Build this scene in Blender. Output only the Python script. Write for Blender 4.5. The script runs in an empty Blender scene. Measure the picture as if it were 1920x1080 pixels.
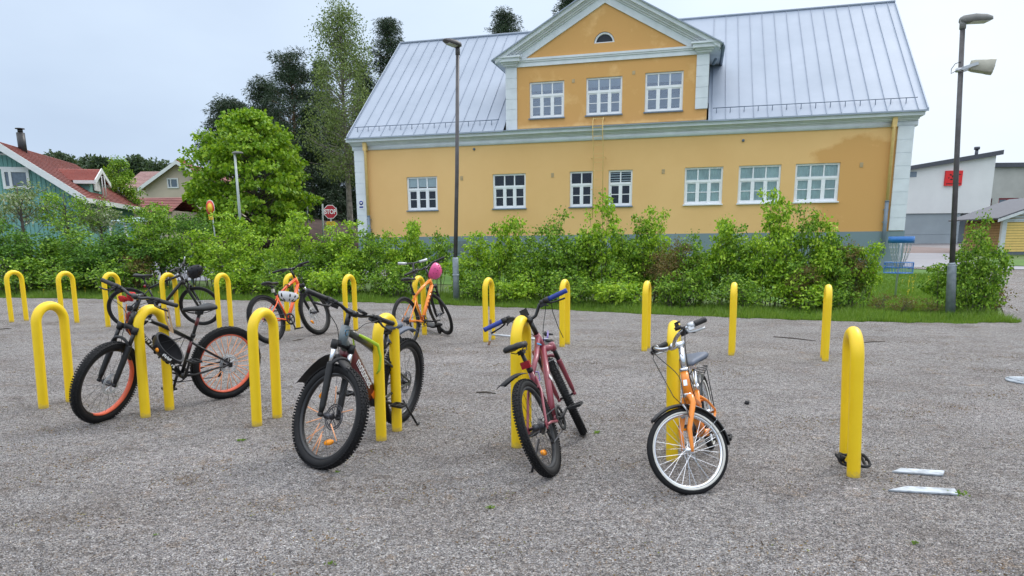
import bpy, bmesh, math, random
import numpy as np
from mathutils import Vector, Matrix
rad = math.radians
scene = bpy.context.scene
COL = scene.collection
random.seed(7); RNG = np.random.default_rng(7)

# ------------------------------------------------------------------ camera model
F, PX, PY = 1320., 960., 720.
PHI, ROLL, H = math.atan(268/1320.), .010, 1.40
_f = Vector((0, math.cos(PHI), -math.sin(PHI)))
_r0 = Vector((1, 0, 0)); _u0 = Vector((0, math.sin(PHI), math.cos(PHI)))
_r = _r0*math.cos(ROLL) - _u0*math.sin(ROLL)
_u = _u0*math.cos(ROLL) + _r0*math.sin(ROLL)
CAM = Vector((0, 0, H))
def ray(x, y): return _f*F + _r*(x-PX) + _u*(PY-y)
def at(x, y, Y):
    d = ray(x, y); return CAM + d*(Y/d.y)
def on_plane(x, y, P0, n):
    d = ray(x, y); t = (P0-CAM).dot(n)/d.dot(n); return CAM + d*t
def sstep(a, b, x):
    t = min(1, max(0, (x-a)/(b-a))); return t*t*(3-2*t)
def gz(x, y):
    xx = max(-16, min(16, x))
    return -.01*xx + .72*sstep(17.5, 27, y) + .020*max(0, min(60, y)-27) + .006*max(0, min(160, y)-60)
def G(px, py):
    d = ray(px, py); t = .5/F; p = CAM
    lo, hi = 0, None
    s = 1.0
    while s < 300:
        q = CAM + d*(s/d.y)
        if q.z < gz(q.x, q.y): hi = s; break
        lo = s; s += .5
    if hi is None: hi = 300
    for _ in range(30):
        m = (lo+hi)/2; q = CAM + d*(m/d.y)
        if q.z < gz(q.x, q.y): hi = m
        else: lo = m
    return CAM + d*(hi/d.y)

cd = bpy.data.cameras.new('camera'); co = bpy.data.objects.new('camera', cd); COL.objects.link(co)
co.matrix_world = Matrix(((_r.x, _u.x, -_f.x, 0), (_r.y, _u.y, -_f.y, 0), (_r.z, _u.z, -_f.z, H), (0, 0, 0, 1)))
cd.sensor_fit = 'HORIZONTAL'; cd.sensor_width = 36; cd.lens = 36*F/1920; cd.shift_y = (PY-540)/1920
cd.clip_start = .05; cd.clip_end = 2000
scene.camera = co

# ------------------------------------------------------------------ materials
def _new(name):
    m = bpy.data.materials.new(name); m.use_nodes = True
    nt = m.node_tree; b = nt.nodes['Principled BSDF']; return m, nt, b
def N(nt, t, **kw):
    n = nt.nodes.new(t)
    for k, v in kw.items():
        if k in n.inputs.keys() if isinstance(k, str) else False: n.inputs[k].default_value = v
        else: setattr(n, k, v)
    return n
def L(nt, a, b): nt.links.new(a, b)
def ramp(nt, fac, stops):
    r = nt.nodes.new('ShaderNodeValToRGB'); e = r.color_ramp.elements
    while len(e) < len(stops): e.new(.5)
    for i, (p, c) in enumerate(stops):
        e[i].position = p; e[i].color = (c[0], c[1], c[2], 1) if hasattr(c, '__len__') else (c, c, c, 1)
    L(nt, fac, r.inputs['Fac']); return r.outputs['Color']
def noise(nt, scale, detail=4, rough=.55, coord='Object', stretch=None):
    tc = nt.nodes.new('ShaderNodeTexCoord'); o = tc.outputs[coord]
    if stretch:
        mp = nt.nodes.new('ShaderNodeMapping'); mp.inputs['Scale'].default_value = stretch; L(nt, o, mp.inputs[0]); o = mp.outputs[0]
    n = nt.nodes.new('ShaderNodeTexNoise'); n.inputs['Scale'].default_value = scale
    n.inputs['Detail'].default_value = detail; n.inputs['Roughness'].default_value = rough
    L(nt, o, n.inputs['Vector']); return n.outputs['Fac']
def mixc(nt, fac, a, b, mode='MIX'):
    m = nt.nodes.new('ShaderNodeMix'); m.data_type = 'RGBA'; m.blend_type = mode
    if hasattr(fac, 'links') or hasattr(fac, 'is_linked'): L(nt, fac, m.inputs[0])
    else: m.inputs[0].default_value = fac
    for v, i in ((a, 6), (b, 7)):
        if hasattr(v, 'is_linked'): L(nt, v, m.inputs[i])
        else: m.inputs[i].default_value = (v[0], v[1], v[2], 1)
    return m.outputs[2]
def bump(nt, h, b, strength=.3, dist=.01):
    bp = nt.nodes.new('ShaderNodeBump'); bp.inputs['Strength'].default_value = strength; bp.inputs['Distance'].default_value = dist
    L(nt, h, bp.inputs['Height']); L(nt, bp.outputs[0], b.inputs['Normal'])
def paint(name, c, rough=.4, metal=0, var=.12, scale=8, bmp=0, spec=.5, coat=0):
    m, nt, b = _new(name)
    f = noise(nt, scale)
    d = tuple(max(0, x*(1-var)) for x in c); l = tuple(min(1, x*(1+var)) for x in c)
    L(nt, ramp(nt, f, [(.3, d), (.7, l)]), b.inputs['Base Color'])
    b.inputs['Roughness'].default_value = rough; b.inputs['Metallic'].default_value = metal
    b.inputs['Specular IOR Level'].default_value = spec; b.inputs['Coat Weight'].default_value = coat
    if bmp: bump(nt, noise(nt, scale*12), b, bmp, .004)
    return m
M = {}
M['yellow'] = paint('yellow_powder_coat', (.90, .62, .006), .42, var=.05, scale=5, bmp=.08)
def hoop_paint():
    m, nt, b = _new('yellow_powder_coat'); tc = nt.nodes.new('ShaderNodeTexCoord'); sx = nt.nodes.new('ShaderNodeSeparateXYZ'); L(nt, tc.outputs['Object'], sx.inputs[0])
    base = ramp(nt, noise(nt, 3, 5), [(.3, (.84, .56, .008)), (.7, (.90, .63, .010))])
    mr = nt.nodes.new('ShaderNodeMapRange'); mr.inputs[1].default_value = 0; mr.inputs[2].default_value = .07; mr.inputs[3].default_value = .38; mr.inputs[4].default_value = -.1; L(nt, sx.outputs['Z'], mr.inputs[0])
    ad = nt.nodes.new('ShaderNodeMath'); L(nt, mr.outputs[0], ad.inputs[0]); L(nt, noise(nt, 30, 6, .8), ad.inputs[1])
    base = mixc(nt, ramp(nt, ad.outputs[0], [(.62, 0), (.85, .55)]), base, (.38, .30, .14))
    base = mixc(nt, ramp(nt, noise(nt, 22, 7, .8, stretch=(1, 1, .25)), [(.66, 0), (.73, .45)]), base, (.45, .33, .06))
    L(nt, base, b.inputs['Base Color']); b.inputs['Roughness'].default_value = .42; bump(nt, noise(nt, 60), b, .06, .003); return m
M['yellow'] = hoop_paint()
M['rubber'] = paint('tyre_rubber', (.008, .008, .009), .65, var=.35, scale=30, bmp=.2, spec=.3)
M['rubberdust'] = paint('dusty_tyre_rubber', (.028, .030, .033), .7, var=.4, scale=14, bmp=.2)
M['black'] = paint('black_paint', (.007, .007, .008), .35, var=.2, scale=12, coat=.2)
M['matt'] = paint('matt_black_plastic', (.009, .009, .010), .55, var=.3, scale=20)
M['steel'] = paint('bare_steel', (.45, .46, .48), .3, 1, var=.15, scale=20)
M['darksteel'] = paint('dark_steel', (.10, .10, .11), .4, 1, var=.3, scale=20)
M['chrome'] = paint('chrome', (.72, .73, .75), .15, 1, var=.05)
M['alu'] = paint('dull_aluminium', (.52, .54, .56), .42, .6, var=.12, scale=15)
M['spokecover'] = paint('orange_spoke_plastic', (1.0, .45, .22), .5, var=.05)
M['rimorange'] = paint('orange_rim_tape', (.70, .12, .05), .5, var=.15)
M['reflector'] = paint('amber_reflector', (.95, .32, .01), .2, var=.1, scale=60)
M['redlens'] = paint('red_lens', (.30, .01, .02), .2, var=.1)
M['lime'] = paint('lime_strap', (.42, .62, .03), .5)
M['olive'] = paint('olive_grey_frame', (.050, .053, .040), .35, coat=.3)
M['greyframe'] = paint('blue_grey_frame', (.13, .16, .17), .35, coat=.3)
M['wine'] = paint('wine_red_paint', (.11, .012, .016), .35, coat=.3)
M['maroon'] = paint('maroon_pink_frame', (.24, .042, .062), .35, coat=.3)
M['tangerine'] = paint('tangerine_frame', (.90, .26, .02), .33, coat=.3)
M['redorange'] = paint('red_orange_frame', (.95, .13, .025), .33, coat=.3)
M['amber'] = paint('amber_orange_frame', (.86, .26, .02), .33, coat=.3)
M['blue'] = paint('blue_grip', (.015, .04, .26), .6)
M['white'] = paint('white_plastic', (.78, .79, .80), .4, var=.04)
M['whitetyre'] = paint('cream_sidewall', (.62, .61, .56), .6, var=.1)
M['cloth'] = paint('red_cloth', (.55, .03, .03), .9, var=.25, scale=25, bmp=.4)
M['clothdark'] = paint('dark_red_cloth', (.16, .015, .02), .9, var=.25, scale=25, bmp=.4)
M['strap'] = paint('tan_strap', (.55, .36, .20), .8)
M['orangestring'] = paint('orange_cord', (.9, .25, .02), .8)
M['pink'] = paint('pink_helmet_shell', (.72, .085, .26), .3, var=.05, coat=.3)
M['helmetblack'] = paint('black_helmet_shell', (.010, .010, .012), .42, spec=.35)
M['foam'] = paint('dark_foam', (.02, .02, .022), .95, bmp=.3, spec=.15)
M['saddlegrey'] = paint('blue_grey_saddle', (.09, .11, .15), .55)
M['purple'] = paint('lilac_deck', (.22, .17, .42), .5)
M['bluelogo'] = paint('light_blue_mark', (.06, .36, .62), .4)
M['whitetext'] = paint('white_lettering', (.80, .80, .78), .5, var=.03)
M['orangetext'] = paint('orange_graphic', (.85, .22, .03), .4)
M['galv'] = paint('galvanised_pole', (.26, .30, .33), .5, .4, var=.25, scale=9)
M['poledark'] = paint('grey_brown_pole', (.095, .09, .092), .5, .2, var=.3, scale=5)
M['lamphead'] = paint('grey_lamp_housing', (.20, .20, .19), .5, var=.1)
M['lampglass'] = paint('lamp_cover', (.5, .5, .46), .15)
M['beige'] = paint('beige_plastic', (.42, .41, .34), .55, var=.1)
M['metalroof'] = None
def roofmat():
    m, nt, b = _new('grey_sheet_metal_roof')
    c = ramp(nt, noise(nt, .6, 6, .6), [(.3, (.285, .335, .41)), (.7, (.345, .395, .475))])
    sp = ramp(nt, noise(nt, 5, 6, .75), [(.70, 0), (.76, .5)])
    c = mixc(nt, sp, c, (.17, .20, .24))
    L(nt, c, b.inputs['Base Color']); b.inputs['Roughness'].default_value = .48; b.inputs['Metallic'].default_value = .1
    bump(nt, noise(nt, 3), b, .15, .01); return m
M['metalroof'] = roofmat()
M['trim'] = paint('pale_plaster_trim', (.70, .745, .78), .8, var=.08, scale=2.5, bmp=.15)
M['trimshade'] = paint('shaded_moulding_plaster', (.68, .71, .72), .8, var=.08, scale=2.5, bmp=.1)  # darker copy of the trim, shade of the stepped mouldings put into the colour
M['winwhite'] = paint('white_window_paint', (.84, .86, .88), .45, var=.03)
M['pipe'] = paint('yellow_downpipe_paint', (.74, .52, .20), .5, var=.08)
M['seammetal'] = paint('seam_metal', (.30, .35, .43), .5, .1)
M['pipegrey'] = paint('grey_downpipe', (.17, .22, .28), .5, var=.12)
M['snowguard'] = paint('snow_guard_metal', (.15, .19, .26), .5, .3)
M['blind'] = paint('pale_blind', (.80, .86, .86), .8, var=.05, scale=3)
M['curtain'] = paint('pale_green_curtain', (.66, .80, .76), .85, var=.15, scale=3)
M['interior'] = paint('dark_interior', (.014, .015, .017), .9)
M['ductgrey'] = paint('dull_vent', (.48, .36, .2), .7)
def plaster(name, a, b_, c_, patch=True):
    m, nt, b = _new(name)
    base = ramp(nt, noise(nt, .35, 5, .6), [(.32, a), (.68, b_)])
    # worn, repainted patch with its own outline: to the right end and around the gable windows
    if patch:
        tc = nt.nodes.new('ShaderNodeTexCoord'); sx = nt.nodes.new('ShaderNodeSeparateXYZ'); L(nt, tc.outputs['Object'], sx.inputs[0])
        mr = nt.nodes.new('ShaderNodeMapRange'); mr.inputs[1].default_value = -4.2; mr.inputs[2].default_value = -2.0
        mr.inputs[3].default_value = -.25; mr.inputs[4].default_value = .62; L(nt, sx.outputs['X'], mr.inputs[0])
        m2 = nt.nodes.new('ShaderNodeMapRange'); m2.inputs[1].default_value = 5.3; m2.inputs[2].default_value = 5.6
        m2.inputs[3].default_value = 0; m2.inputs[4].default_value = .40; L(nt, sx.outputs['Z'], m2.inputs[0])
        mx = nt.nodes.new('ShaderNodeMath'); mx.operation = 'MAXIMUM'; L(nt, mr.outputs[0], mx.inputs[0]); L(nt, m2.outputs[0], mx.inputs[1])
        m3 = nt.nodes.new('ShaderNodeMapRange'); m3.inputs[1].default_value = 4.2; m3.inputs[2].default_value = 4.8
        m3.inputs[3].default_value = 0; m3.inputs[4].default_value = -.55; L(nt, sx.outputs['Z'], m3.inputs[0])
        m4 = nt.nodes.new('ShaderNodeMapRange'); m4.inputs[1].default_value = 5.2; m4.inputs[2].default_value = 5.3
        m4.inputs[3].default_value = 0; m4.inputs[4].default_value = .55; L(nt, sx.outputs['Z'], m4.inputs[0])
        ad = nt.nodes.new('ShaderNodeMath'); L(nt, m3.outputs[0], ad.inputs[0]); L(nt, m4.outputs[0], ad.inputs[1])
        ae = nt.nodes.new('ShaderNodeMath'); L(nt, mx.outputs[0], ae.inputs[0]); L(nt, ad.outputs[0], ae.inputs[1])
        nz = noise(nt, .9, 7, .62)
        af = nt.nodes.new('ShaderNodeMath'); L(nt, ae.outputs[0], af.inputs[0]); L(nt, nz, af.inputs[1])
        k = ramp(nt, af.outputs[0], [(.70, 0), (.84, 1)])
        base = mixc(nt, k, base, c_)
    blot = ramp(nt, noise(nt, 2.2, 6, .7), [(.62, 0), (.72, .35)])
    base = mixc(nt, blot, base, tuple(min(1, x*1.12) for x in a))
    L(nt, base, b.inputs['Base Color']); b.inputs['Roughness'].default_value = .88
    bump(nt, noise(nt, 25, 4), b, .35, .01); return m
M['ochre'] = plaster('ochre_plaster', (.77, .475, .19), (.83, .53, .225), (.67, .37, .125))
M['hatchgrey'] = paint('grey_hatch', (.15, .19, .20), .7)
M['plinth'] = plaster('blue_grey_plinth', (.17, .235, .26), (.22, .295, .32), (0, 0, 0), False)
def foliage(name, cols, trans=.2):
    m = bpy.data.materials.new(name); m.use_nodes = True; nt = m.node_tree; nt.nodes.clear()
    g = nt.nodes.new('ShaderNodeNewGeometry')
    nz = noise(nt, 1.6, 3)
    ad = nt.nodes.new('ShaderNodeMath'); ad.operation = 'MULTIPLY_ADD'; L(nt, g.outputs['Random Per Island'], ad.inputs[0]); ad.inputs[1].default_value = .62
    m2 = nt.nodes.new('ShaderNodeMath'); m2.operation = 'MULTIPLY'; L(nt, nz, m2.inputs[0]); m2.inputs[1].default_value = .42
    L(nt, m2.outputs[0], ad.inputs[2])
    n = len(cols); c = ramp(nt, ad.outputs[0], [(.08+.84*i/(n-1), cc) for i, cc in enumerate(cols)])
    d = nt.nodes.new('ShaderNodeBsdfPrincipled'); d.inputs['Roughness'].default_value = .5; d.inputs['Specular IOR Level'].default_value = .35
    L(nt, c, d.inputs['Base Color'])
    t = nt.nodes.new('ShaderNodeBsdfTranslucent')
    tcx = mixc(nt, 1.0, c, (1.25, 1.2, .45), 'MULTIPLY'); L(nt, tcx, t.inputs['Color'])
    mx = nt.nodes.new('ShaderNodeMixShader'); mx.inputs[0].default_value = trans
    L(nt, d.outputs[0], mx.inputs[1]); L(nt, t.outputs[0], mx.inputs[2])
    o = nt.nodes.new('ShaderNodeOutputMaterial'); L(nt, mx.outputs[0], o.inputs[0]); return m
M['leaf_lime'] = foliage('bright_lilac_leaves', [(.05, .13, .008), (.17, .33, .016), (.33, .52, .032), (.52, .68, .08)])
M['leaf_mid'] = foliage('green_shrub_leaves', [(.028, .08, .008), (.10, .22, .016), (.22, .39, .03), (.38, .54, .07)])
M['leaf_dark'] = foliage('deep_green_leaves', [(.016, .05, .008), (.05, .14, .014), (.11, .25, .024), (.22, .39, .05)])
M['leaf_dry'] = foliage('reddish_spiraea_leaves', [(.13, .095, .03), (.22, .13, .05), (.15, .19, .04), (.34, .22, .08)])
M['leaf_maple'] = foliage('maple_leaves', [(.05, .13, .010), (.15, .30, .018), (.27, .44, .03), (.42, .58, .05)])
M['leaf_birch'] = foliage('birch_leaves', [(.075, .115, .035), (.12, .18, .05), (.18, .25, .075), (.25, .32, .10)])
M['needle'] = foliage('pine_needles', [(.012, .028, .014), (.022, .046, .022), (.038, .07, .032), (.06, .095, .045)], .1)
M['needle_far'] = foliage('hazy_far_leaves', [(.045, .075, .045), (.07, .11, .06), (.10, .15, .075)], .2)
M['blossom'] = foliage('white_apple_blossom', [(.10, .17, .06), (.14, .22, .07), (.20, .27, .10), (.66, .67, .60)])
M['bark'] = paint('grey_brown_bark', (.10, .085, .07), .9, var=.4, scale=6, bmp=.6)
M['barkpine'] = paint('pine_bark', (.20, .11, .06), .9, var=.4, scale=4, bmp=.6)
M['barkbirch'] = paint('pale_grey_bark', (.22, .20, .18), .85, var=.55, scale=5, bmp=.5)
M['grassblade'] = foliage('grass_blades', [(.07, .15, .02), (.12, .23, .025), (.18, .30, .04), (.26, .34, .09)], .3)
M['dandelion'] = paint('dandelion_yellow', (.85, .62, .02), .7)

def gravel_mat():
    m, nt, b = _new('fine_grey_gravel')
    tc = nt.nodes.new('ShaderNodeTexCoord')
    def vor(scale):
        v = nt.nodes.new('ShaderNodeTexVoronoi'); v.inputs['Scale'].default_value = scale; v.inputs['Randomness'].default_value = 1
        mp = nt.nodes.new('ShaderNodeMapping'); L(nt, tc.outputs['Object'], mp.inputs[0]); L(nt, mp.outputs[0], v.inputs['Vector']); return v
    v1 = vor(165); v2 = vor(340)
    sc = nt.nodes.new('ShaderNodeSeparateColor'); L(nt, v1.outputs['Color'], sc.inputs[0])
    c1 = ramp(nt, sc.outputs[0], [(0, (.06, .056, .053)), (.16, (.15, .143, .138)), (.40, (.32, .305, .298)), (.72, (.50, .48, .472)), (.9, (.72, .70, .69)), (1, (.9, .89, .87))])
    c1b = mixc(nt, ramp(nt, sc.outputs[1], [(.80, 0), (.9, .6)]), c1, (.36, .27, .18))
    sc2 = nt.nodes.new('ShaderNodeSeparateColor'); L(nt, v2.outputs['Color'], sc2.inputs[0])
    c2 = ramp(nt, sc2.outputs[0], [(0, (.06, .056, .053)), (.5, (.32, .305, .30)), (1, (.62, .60, .59))])
    c = mixc(nt, ramp(nt, sc.outputs[2], [(.60, 0), (.64, 1)]), c1b, c2)
    c = mixc(nt, 1.0, c, (1.09, 1.075, 1.07), 'MULTIPLY')
    # damp sandy troughs, dark swept lines, brown bud litter
    big = noise(nt, .7, 7, .68, stretch=(1, 1.5, 1))
    c = mixc(nt, ramp(nt, big, [(.46, 0), (.66, .75)]), c, mixc(nt, 1.0, c, (.72, .68, .64), 'MULTIPLY'))
    big2 = noise(nt, 2.4, 8, .75, stretch=(.8, 1.4, 1))
    c = mixc(nt, ramp(nt, big2, [(.54, 0), (.64, .6)]), c, mixc(nt, 1.0, c, (.60, .55, .50), 'MULTIPLY'))
    lit = noise(nt, 3.3, 8, .8)
    c = mixc(nt, ramp(nt, lit, [(.57, 0), (.65, .7)]), c, mixc(nt, 1.0, c, (1.0, .82, .62), 'MULTIPLY'))
    mid = noise(nt, 26, 5, .75)  # lumps and crevices: their light and shade painted into the colour
    c = mixc(nt, ramp(nt, mid, [(.36, .75), (.50, 0)]), c, mixc(nt, 1.0, c, (.42, .41, .41), 'MULTIPLY'))
    c = mixc(nt, ramp(nt, mid, [(.52, 0), (.66, .6)]), c, mixc(nt, 1.0, c, (1.45, 1.44, 1.44), 'MULTIPLY'))
    pale = noise(nt, .8, 5, .6)
    c = mixc(nt, ramp(nt, pale, [(.5, 0), (.65, .35)]), c, mixc(nt, 1.0, c, (1.35, 1.33, 1.35), 'MULTIPLY'))
    L(nt, c, b.inputs['Base Color']); b.inputs['Roughness'].default_value = .85
    b.inputs['Specular IOR Level'].default_value = .2
    inv = nt.nodes.new('ShaderNodeMath'); inv.operation = 'SUBTRACT'; inv.inputs[0].default_value = .6; L(nt, v1.outputs['Distance'], inv.inputs[1])
    hs = nt.nodes.new('ShaderNodeMath'); hs.operation = 'MULTIPLY_ADD'; L(nt, mid, hs.inputs[0]); hs.inputs[1].default_value = 1.6; L(nt, inv.outputs[0], hs.inputs[2])
    bump(nt, hs.outputs[0], b, 1.0, .022)
    return m
M['gravel'] = gravel_mat()
def simple_ground(name, stops, scale, bscale=60, rough=.9, bs=.4, wetness=None):
    m, nt, b = _new(name)
    c = ramp(nt, noise(nt, scale, 8, .65), stops)
    c = mixc(nt, ramp(nt, noise(nt, scale*14, 4, .7), [(.3, .0), (.7, .5)]), c, mixc(nt, 1., c, (.55, .55, .55), 'MULTIPLY'))
    L(nt, c, b.inputs['Base Color'])
    b.inputs['Roughness'].default_value = rough
    bump(nt, noise(nt, bscale), b, bs, .01); return m
M['soil'] = simple_ground('grass_and_soil', [(.3, (.045, .085, .015)), (.55, (.08, .14, .025)), (.75, (.11, .13, .045))], 1.2)
M['lawn'] = simple_ground('mown_lawn', [(.3, (.06, .14, .018)), (.55, (.09, .20, .025)), (.75, (.13, .23, .04))], 1.2)
M['asphalt'] = simple_ground('damp_asphalt', [(.3, (.20, .20, .23)), (.6, (.28, .28, .32))], .5, rough=.35, bs=.15)
M['asphaltdark'] = simple_ground('dry_asphalt', [(.3, (.15, .135, .14)), (.7, (.20, .185, .19))], .6, rough=.7)
M['redsand'] = simple_ground('reddish_grit', [(.3, (.17, .125, .115)), (.7, (.23, .175, .16))], 1.5)
M['forestfloor'] = simple_ground('brown_forest_floor', [(.3, (.035, .02, .015)), (.7, (.09, .05, .04))], 1.5)
def glassmat(ior=1.45, name='window_glass'):
    m = bpy.data.materials.new(name); m.use_nodes = True; nt = m.node_tree; nt.nodes.clear()
    t = nt.nodes.new('ShaderNodeBsdfTransparent'); t.inputs[0].default_value = (.93, .96, .96, 1)
    g = nt.nodes.new('ShaderNodeBsdfGlossy'); g.inputs['Roughness'].default_value = .02; g.inputs[0].default_value = (.85, .9, 1, 1)
    fr = nt.nodes.new('ShaderNodeFresnel'); fr.inputs[0].default_value = ior
    mx = nt.nodes.new('ShaderNodeMixShader'); L(nt, fr.outputs[0], mx.inputs[0])
    L(nt, t.outputs[0], mx.inputs[1]); L(nt, g.outputs[0], mx.inputs[2])
    o = nt.nodes.new('ShaderNodeOutputMaterial'); L(nt, mx.outputs[0], o.inputs[0]); return m
M['glass'] = glassmat(); M['glasssky'] = glassmat(2.6, 'sky_reflecting_glass')

# ------------------------------------------------------------------ mesh builder
class MB:
    def __init__(s): s.v = []; s.f = []; s.T = None; s.sm = []
    def add(s, vs, fs, smooth=False):
        b = len(s.v)
        for p in vs:
            p = Vector(p)
            if s.T is not None: p = s.T @ p
            s.v.append(p)
        for f in fs: s.f.append([i+b for i in f]); s.sm.append(smooth)
    def box(s, c, d, R=None):
        c = Vector(c); vs = []
        for z in (-.5, .5):
            for x, y in ((-.5, -.5), (.5, -.5), (.5, .5), (-.5, .5)):
                q = Vector((x*d[0], y*d[1], z*d[2]))
                if R is not None: q = R @ q
                vs.append(c+q)
        s.add(vs, [(3, 2, 1, 0), (4, 5, 6, 7), (0, 1, 5, 4), (1, 2, 6, 5), (2, 3, 7, 6), (3, 0, 4, 7)])
    def b2(s, x0, x1, y0, y1, z0, z1): s.box(((x0+x1)/2, (y0+y1)/2, (z0+z1)/2), (abs(x1-x0), abs(y1-y0), abs(z1-z0)))
    def tube(s, pts, r, n=8, closed=False, cap=True, flat=1.0):
        pts = [Vector(p) for p in pts]; m = len(pts)
        rs = r if hasattr(r, '__len__') else [r]*m
        tan = []
        for i in range(m):
            if closed: t = pts[(i+1) % m]-pts[i-1]
            else: t = pts[min(m-1, i+1)]-pts[max(0, i-1)]
            tan.append(t.normalized() if t.length > 1e-9 else Vector((0, 0, 1)))
        ref = Vector((0, 0, 1)) if abs(tan[0].z) < .9 else Vector((1, 0, 0))
        nrm = (ref - tan[0]*ref.dot(tan[0])).normalized(); vs = []
        for i in range(m):
            nrm = (nrm - tan[i]*nrm.dot(tan[i]))
            nrm = nrm.normalized() if nrm.length > 1e-6 else tan[i].orthogonal().normalized()
            bn = tan[i].cross(nrm)
            for k in range(n):
                a = 2*math.pi*k/n
                vs.append(pts[i] + nrm*(math.cos(a)*rs[i]) + bn*(math.sin(a)*rs[i]*flat))
        fs = []
        for i in range(m if closed else m-1):
            j = (i+1) % m
            for k in range(n):
                fs.append((i*n+k, i*n+(k+1) % n, j*n+(k+1) % n, j*n+k))
        if cap and not closed:
            fs.append(tuple(range(n))[::-1]); fs.append(tuple((m-1)*n+k for k in range(n)))
        s.add(vs, fs, n > 5)
    def ring(s, c, R, prof, axis='y', n=48, a0=0, a1=2*math.pi):
        """sweep closed profile [(radial offset, axial)] around axis y"""
        c = Vector(c); full = abs(a1-a0-2*math.pi) < 1e-6; m = n if full else n+1; vs = []; k = len(prof)
        for i in range(m):
            a = a0+(a1-a0)*i/n
            for (dr, dy) in prof:
                rr = R+dr; vs.append(c+Vector((math.cos(a)*rr, dy, math.sin(a)*rr)))
        fs = []
        for i in range(n):
            j = (i+1) % m
            for q in range(k): fs.append((i*k+q, j*k+q, j*k+(q+1) % k, i*k+(q+1) % k))
        if not full: fs.append(tuple(range(k))); fs.append(tuple((m-1)*k+q for q in range(k))[::-1])
        s.add(vs, fs, True)
    def disc(s, c, r, t, n=20, axis='y'):
        ax = {'x': Vector((1, 0, 0)), 'y': Vector((0, 1, 0)), 'z': Vector((0, 0, 1))}[axis]
        c = Vector(c); s.tube([c-ax*t/2, c+ax*t/2], r, n)
    def prism(s, poly, d):
        """poly: list of 3D points, extruded by vector d"""
        n = len(poly); d = Vector(d); vs = [Vector(p) for p in poly]+[Vector(p)+d for p in poly]
        fs = [tuple(range(n))[::-1], tuple(range(n, 2*n))]+[(i, (i+1) % n, n+(i+1) % n, n+i) for i in range(n)]
        s.add(vs, fs)
    def loft(s, secs, close=True):
        n = len(secs[0]); vs = [p for c in secs for p in c]; fs = []
        for i in range(len(secs)-1):
            for k in range(n): fs.append((i*n+k, i*n+(k+1) % n, (i+1)*n+(k+1) % n, (i+1)*n+k))
        if close: fs.append(tuple(range(n))[::-1]); fs.append(tuple((len(secs)-1)*n+k for k in range(n)))
        s.add(vs, fs, True)
    def build(s, name, mat, parent=None, bevel=0):
        me = bpy.data.meshes.new(name); me.from_pydata([tuple(p) for p in s.v], [], s.f); 
        me.polygons.foreach_set('use_smooth', s.sm); me.materials.append(mat if not isinstance(mat, str) else M[mat])
        bm = bmesh.new(); bm.from_mesh(me); bmesh.ops.recalc_face_normals(bm, faces=bm.faces); 
        if bevel: bmesh.ops.bevel(bm, geom=list(bm.edges), offset=bevel, segments=1, affect='EDGES')
        bm.to_mesh(me); bm.free()
        o = bpy.data.objects.new(name, me); COL.objects.link(o)
        if parent is not None: o.parent = parent
        return o
def tag(o, label=None, cat=None, group=None, kind=None):
    if label: o['label'] = label
    if cat: o['category'] = cat
    if group: o['group'] = group
    if kind: o['kind'] = kind
    return o
def empty(name, loc=(0, 0, 0), rot=None):
    o = bpy.data.objects.new(name, None); COL.objects.link(o); o.location = loc; o.empty_display_size = .1
    if rot is not None: o.rotation_euler = rot
    return o
def copy_tree(o, parent=None):
    c = o.copy(); COL.objects.link(c); c.parent = parent
    for ch in list(o.children): copy_tree(ch, c)
    return c
def npmesh(name, V, Fq, mat, parent=None, smooth=False):
    me = bpy.data.meshes.new(name); k = Fq.shape[1]
    me.vertices.add(len(V)); me.vertices.foreach_set('co', V.astype(np.float32).ravel())
    me.loops.add(Fq.size); me.loops.foreach_set('vertex_index', Fq.astype(np.int32).ravel())
    me.polygons.add(len(Fq)); me.polygons.foreach_set('loop_start', np.arange(0, Fq.size, k, dtype=np.int32))
    me.polygons.foreach_set('use_smooth', np.full(len(Fq), smooth))
    me.update(calc_edges=True); me.materials.append(mat if not isinstance(mat, str) else M[mat])
    o = bpy.data.objects.new(name, me); COL.objects.link(o)
    if parent is not None: o.parent = parent
    return o
def text_obj(body, size, mat, parent, mtx, name='lettering', extr=.001, sx=1.0, bold=0.0):
    cu = bpy.data.curves.new(name, 'FONT'); cu.body = body; cu.size = size; cu.extrude = extr; cu.align_x = 'CENTER'; cu.align_y = 'CENTER'; cu.offset = bold
    t = bpy.data.objects.new(name, cu); COL.objects.link(t)
    dg = bpy.context.evaluated_depsgraph_get(); me = bpy.data.meshes.new_from_object(t.evaluated_get(dg))
    bpy.data.objects.remove(t); bpy.data.curves.remove(cu)
    me.transform(mtx @ Matrix.Diagonal((sx, 1, 1, 1))); me.materials.clear(); me.materials.append(M[mat]); me.name = name
    o = bpy.data.objects.new(name, me); COL.objects.link(o); o.parent = parent; return o

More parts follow.
